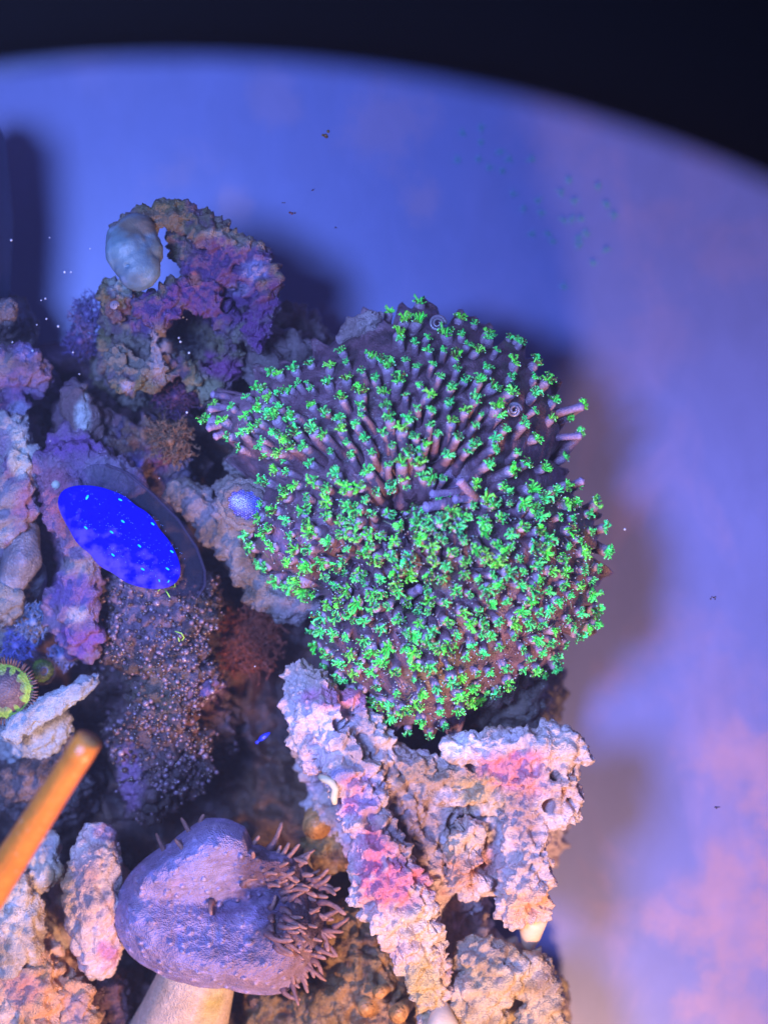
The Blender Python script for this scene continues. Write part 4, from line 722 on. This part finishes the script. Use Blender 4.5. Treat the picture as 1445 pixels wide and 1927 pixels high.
# worm on the forked rock
b = MB(); pts = [(603, 1462, .85), (612, 1466, .95), (624, 1472, 1.0), (631, 1484, 1.0), (628, 1500, .95), (630, 1512, .9)]; b.tube([P(*p) for p in pts], [.06, .075, .075, .07, .075, .05], 10, (.62, .55, .36)); m = b.mesh('worm_tube'); q = rebase(m); tag(obj('worm_tube', m, M_smooth, loc=q), 'short cream worm tube curled on the left arm of the forked rock', 'worm tube')
# tiny neon fish
b = MB(); b.tube([P(487, 1394, -1.2), P(492, 1390, -1.2), P(500, 1384, -1.2), (P(508, 1379, -1.2))], [.015, .05, .045, .012], 8, (.02, .04, .9)); b.tube([P(488, 1393, -1.2), P(483, 1398, -1.2)], [.012, .035], 6, (.02, .04, .8))
m = b.mesh('neon_fish'); q = rebase(m); tag(obj('neon_fish', m, simple('neon_blue', (.02, .04, .9), .3, .6, (.02, .05, 1), .25), loc=q), 'tiny neon blue fish in the dark gap left of the forked rock', 'fish')
# pale shell at the colony's top
rock('shell_chip', 'pale mauve broken shell chip sticking out at the top left of the green colony', 'shell', [[(648, 632, -.1, .18), (672, 612, .1, .18), (700, 594, .1, .15), (715, 592, 0, .12)], [(690, 625, 0, .22), (660, 645, -.1, .2)]], [(.5, .36, .38), (.6, .48, .52)], [(690, 600, 22, (.75, .62, .66), .8)], vox=.03, D=dict(a=.05, b=.06, n=.02, pit=.05, fine=.02))
def ring(x, y, z, r, label):
    b = MB(); pts = []
    for i in range(46):
        t = i / 45; a = t * 4.2 * math.pi; q = r * (1 - .75 * t); p = P(x, y, z); pts.append(p + Vector((q * math.cos(a), q * math.sin(a), t * .12)))
    b.tube(pts, [.035 * (1 - .5 * i / 45) for i in range(46)], 8, (.30, .24, .30)); m = b.mesh('tube_snail'); c = rebase(m); tag(obj('tube_snail', m, M_bead, loc=c), label, 'snail')
ring(823, 609, .55, .15, 'small glassy coiled snail on the upper edge of the green colony')
ring(967, 772, 1.3, .13, 'small white coiled snail among the polyps on the right of the green colony')
ring(216, 575, -.2, .07, 'tiny coiled snail on the olive side of the arch rock')
# threads of green algae
def thread(paths, label, name='green_thread'):
    b = MB()
    for pp in paths: b.tube([P(*p) for p in pp], .011, 5, (.35, .8, .10), True)
    m = b.mesh(name); c = rebase(m); tag(obj(name, m, M_tent, loc=c), label, 'algae')
thread([[(322, 1105, .2), (330, 1104, .3), (329, 1098, .35)], [(310, 1108, .1), (317, 1118, .2), (320, 1124, .15)], [(298, 1112, .1), (302, 1108, .15)]], 'small sprig of lime green threads at the lower end of the blue oval')
thread([[(330, 1188, .1), (342, 1192, .2), (347, 1200, .15), (343, 1205, .1)], [(336, 1200, .1), (338, 1207, .1)]], 'curved lime green thread on the knobby brown rock')
# feathery polyps
def tuft(x, y, z, r, n, col, label, name='feather_polyp', mat=None):
    b = MB(); c = P(x, y, z)
    for i in range(int(n * 1.6)):
        a = random.uniform(0, 6.28); q0 = r * .8 * random.random() ** .6; root = c + Vector((math.cos(a) * q0, math.sin(a) * q0, -.25 * (q0 / r) - .1)); cc_ = tuple(np.array(col) * random.uniform(.5, 1.35))
        d = Vector((random.gauss(0, .6), random.gauss(0, .6), random.uniform(.3, 1))).normalized(); p = [root]
        for k in range(4): d = (d + Vector((random.gauss(0, .45), random.gauss(0, .45), random.gauss(0, .3)))).normalized(); p.append(p[-1] + d * r * random.uniform(.08, .16))
        b.tube(p, [.016, .014, .012, .010, .007], 4, cc_)
        for k in range(6):
            j = random.randrange(1, 4); q = p[j].lerp(p[j + 1], random.random()); b.tube([q, q + Vector((random.gauss(0, 1), random.gauss(0, 1), random.gauss(0, .6))).normalized() * random.uniform(.03, .08)], [.008, .006], 3, cc_)
    b.tube([c - Vector((0, 0, .9)), c], [.12, .08], 8, col); m = b.mesh(name); q = rebase(m); tag(obj(name, m, mat or M_smooth, loc=q), label, 'polyp')
tuft(62, 1170, -.8, .42, 90, (.20, .26, .42), 'pale blue feathery polyp left of the pink white nodule')
tuft(30, 1215, -1.0, .40, 80, (.13, .14, .42), 'dim indigo feathery polyp below the pale blue one, near the left edge')
tuft(115, 1235, -1.2, .3, 60, (.16, .18, .36), 'small slate feathery polyp beside the violet rock foot')
tuft(165, 590, -1.3, .42, 110, (.14, .11, .26), 'dark violet bushy seaweed tuft left of the arch rock', 'seaweed_tuft')
tuft(150, 640, -1.6, .40, 90, (.10, .07, .20), 'darker lower seaweed tuft left of the arch rock', 'seaweed_tuft')
tuft(470, 1210, -1.9, .75, 190, (.22, .055, .03), 'rust red bushy seaweed in the dark gap below the tan slab', 'seaweed_tuft')
tuft(320, 830, -.9, .5, 150, (.24, .13, .07), 'brown bushy seaweed tuft above the end of the translucent rim', 'seaweed_tuft')
tuft(330, 745, -1.1, .5, 130, (.08, .035, .09), 'very dark plum seaweed tuft under the arch rock', 'seaweed_tuft')
tuft(105, 912, .0, .16, 30, (.45, .5, .42), 'tiny pale bristly tuft at the upper left tip of the blue oval', 'seaweed_tuft')
tuft(105, 958, -.2, .16, 26, (.8, .16, .12), 'tiny red tuft at the left side of the blue oval', 'seaweed_tuft')
# bubbles and debris
def bubble(x, y, z, r):
    b = MB(); b.ball((0, 0, 0), r, (.8, .82, .9), 10, 8); return b.mesh('bubble')
spots = [(122, 512), (134, 512), (22, 452), (94, 447), (170, 468), (78, 565), (86, 562), (88, 600), (70, 611), (138, 663), (150, 704), (24, 644), (330, 600), (345, 597), (352, 601), (337, 636), (340, 643), (314, 433), (315, 441), (356, 664), (215, 560), (298, 555), (316, 526), (110, 614), (62, 660), (255, 520), (1175, 996), (480, 1254), (352, 776), (95, 830), (300, 900)]
gm = simple('bubble_skin', (.75, .78, .9), .12, .8)
for i, (x, y) in enumerate(spots):
    z = -.6 if i < 27 else 0.
    if x < 190 and y < 480: lab, g = 'tiny bright bubble in the dark water above the violet seaweed, left of the arch rock', 'bubbles above the violet seaweed'
    elif x < 190: lab, g = 'tiny bright bubble beside or below the violet seaweed, left of the arch rock', 'bubbles round the violet seaweed'
    elif 320 < x < 360 and y > 590: lab, g = 'tiny bright bubble in the lower dark hole of the arch rock', 'bubbles in the lower hole of the arch rock'
    elif x < 350 and y < 570: lab, g = 'tiny bright bubble clinging to the arch rock beside its pale lobe', 'bubbles beside the pale lobe'
    elif x > 1000: lab, g = 'lone tiny bubble over the mauve floor right of the green colony', None
    elif y > 1200: lab, g = 'lone tiny bubble over the dark gap above the forked rock', None
    else: lab, g = 'tiny bright bubble in the water between the arch rock and the blue oval', 'bubbles above the blue oval'
    if x < 110 and y > 800: lab, g = 'tiny bright bubble at the left, over the flaky pale rock', None
    o = obj('bubble', bubble(x, y, z, random.choice((.013, .017, .022))), gm, loc=P(x, y, z)); tag(o, lab, 'bubble', g)
def crumb(x, y, r, col, label):
    b = MB()
    for k in range(6): b.ball(Vector((random.gauss(0, r), random.gauss(0, r * .5), random.gauss(0, r * .3))), r * random.uniform(.5, .9), tuple(np.array(col) * random.uniform(.4, 1.5)), 6, 4)
    m = b.mesh('debris_crumb'); tag(obj('debris_crumb', m, M_rock, loc=P(x, y, .2)), label, 'debris')
crumb(612, 255, .045, (.10, .07, .02), 'largest olive brown crumb floating over the bare blue wall')
crumb(554, 402, .03, (.12, .03, .06), 'small maroon crumb floating right of the arch rock top')
crumb(535, 381, .014, (.05, .03, .06), 'speck just above left of the maroon crumb')
crumb(589, 357, .015, (.06, .03, .08), 'speck between the maroon crumb and the largest crumb')
crumb(632, 428, .015, (.06, .04, .1), 'lone speck lower right of the maroon crumb')
crumb(1347, 1519, .03, (.12, .10, .22), 'dark speck on the mauve floor at lower right')
crumb(1342, 1125, .025, (.12, .10, .22), 'dark speck on the lavender floor right of the green colony')
# dark pump column at the left edge
b = MB(); b.tube([P(-96, 215, 0), P(-96, 230, .3), P(-92, 380, .3), P(-94, 540, .3), P(-96, 570, 0)], [.55, .66, .74, .68, .5], 24, (.012, .012, .05)); m = b.mesh('black_pump')
for v_ in m.vertices: v_.co.z = 1.0 + (v_.co.z - 1.0) * 3.6
q = rebase(m)
o = obj('black_pump', m, M_smooth, loc=q); tag(o, 'black navy pump body cut off by the left edge beside the blue tub', 'pump')
# faint reflections of the green polyps, built as teal rosettes on the tub
b = MB()
for (x, y) in [(870, 250), (905, 268), (940, 285), (900, 300), (920, 315), (945, 322), (958, 300), (1000, 300), (905, 240), (965, 365), (985, 392), (1012, 378), (1055, 362), (1080, 378), (1060, 415), (1075, 412), (1018, 400), (1088, 448), (1103, 440), (1090, 462), (1040, 455), (1115, 495), (1030, 440), (1140, 470), (1125, 350), (1092, 412), (1070, 340), (1140, 385), (1000, 440), (1060, 540), (860, 300), (1155, 405)]:
    z = FZ + .06; c = P(x, y, z)
    for k in range(7):
        a = k * .9 + random.random(); b.tube([c, c + Vector((math.cos(a), math.sin(a), .1)) * random.uniform(.06, .14)], [.03, .02], 4, (.16, .42, .62))
m = b.mesh('teal_polyp_reflection'); q = rebase(m); mt, N, L, B = nodes('faint_teal'); B.inputs['Base Color'].default_value = (.16, .75, .75, 1); B.inputs['Alpha'].default_value = .12
tag(obj('teal_polyp_reflection', m, mt, loc=q), 'scattered faint teal reflections of polyps on the blue tub, up and right of the green colony', 'polyps', kind='stuff')

# the slightly cloudy air and water: one closed box of even, thin haze round everything
m = bpy.data.materials.new('haze'); m.use_nodes = True; N = m.node_tree.nodes; L = m.node_tree.links; N.remove(N['Principled BSDF'])
pv = N.new('ShaderNodeVolumePrincipled'); pv.inputs['Color'].default_value = (.8, .82, 1, 1); pv.inputs['Density'].default_value = .0009; L.new(pv.outputs[0], N['Material Output'].inputs['Volume'])
b_ = [(x, y, z) for x in (-40, 40) for y in (-50, 40) for z in (-106, 56)]
o = obj('haze', newmesh('haze', b_, [(0, 1, 3, 2), (4, 6, 7, 5), (0, 4, 5, 1), (2, 3, 7, 6), (0, 2, 6, 4), (1, 5, 7, 3)], False), m); tag(o, kind='stuff')
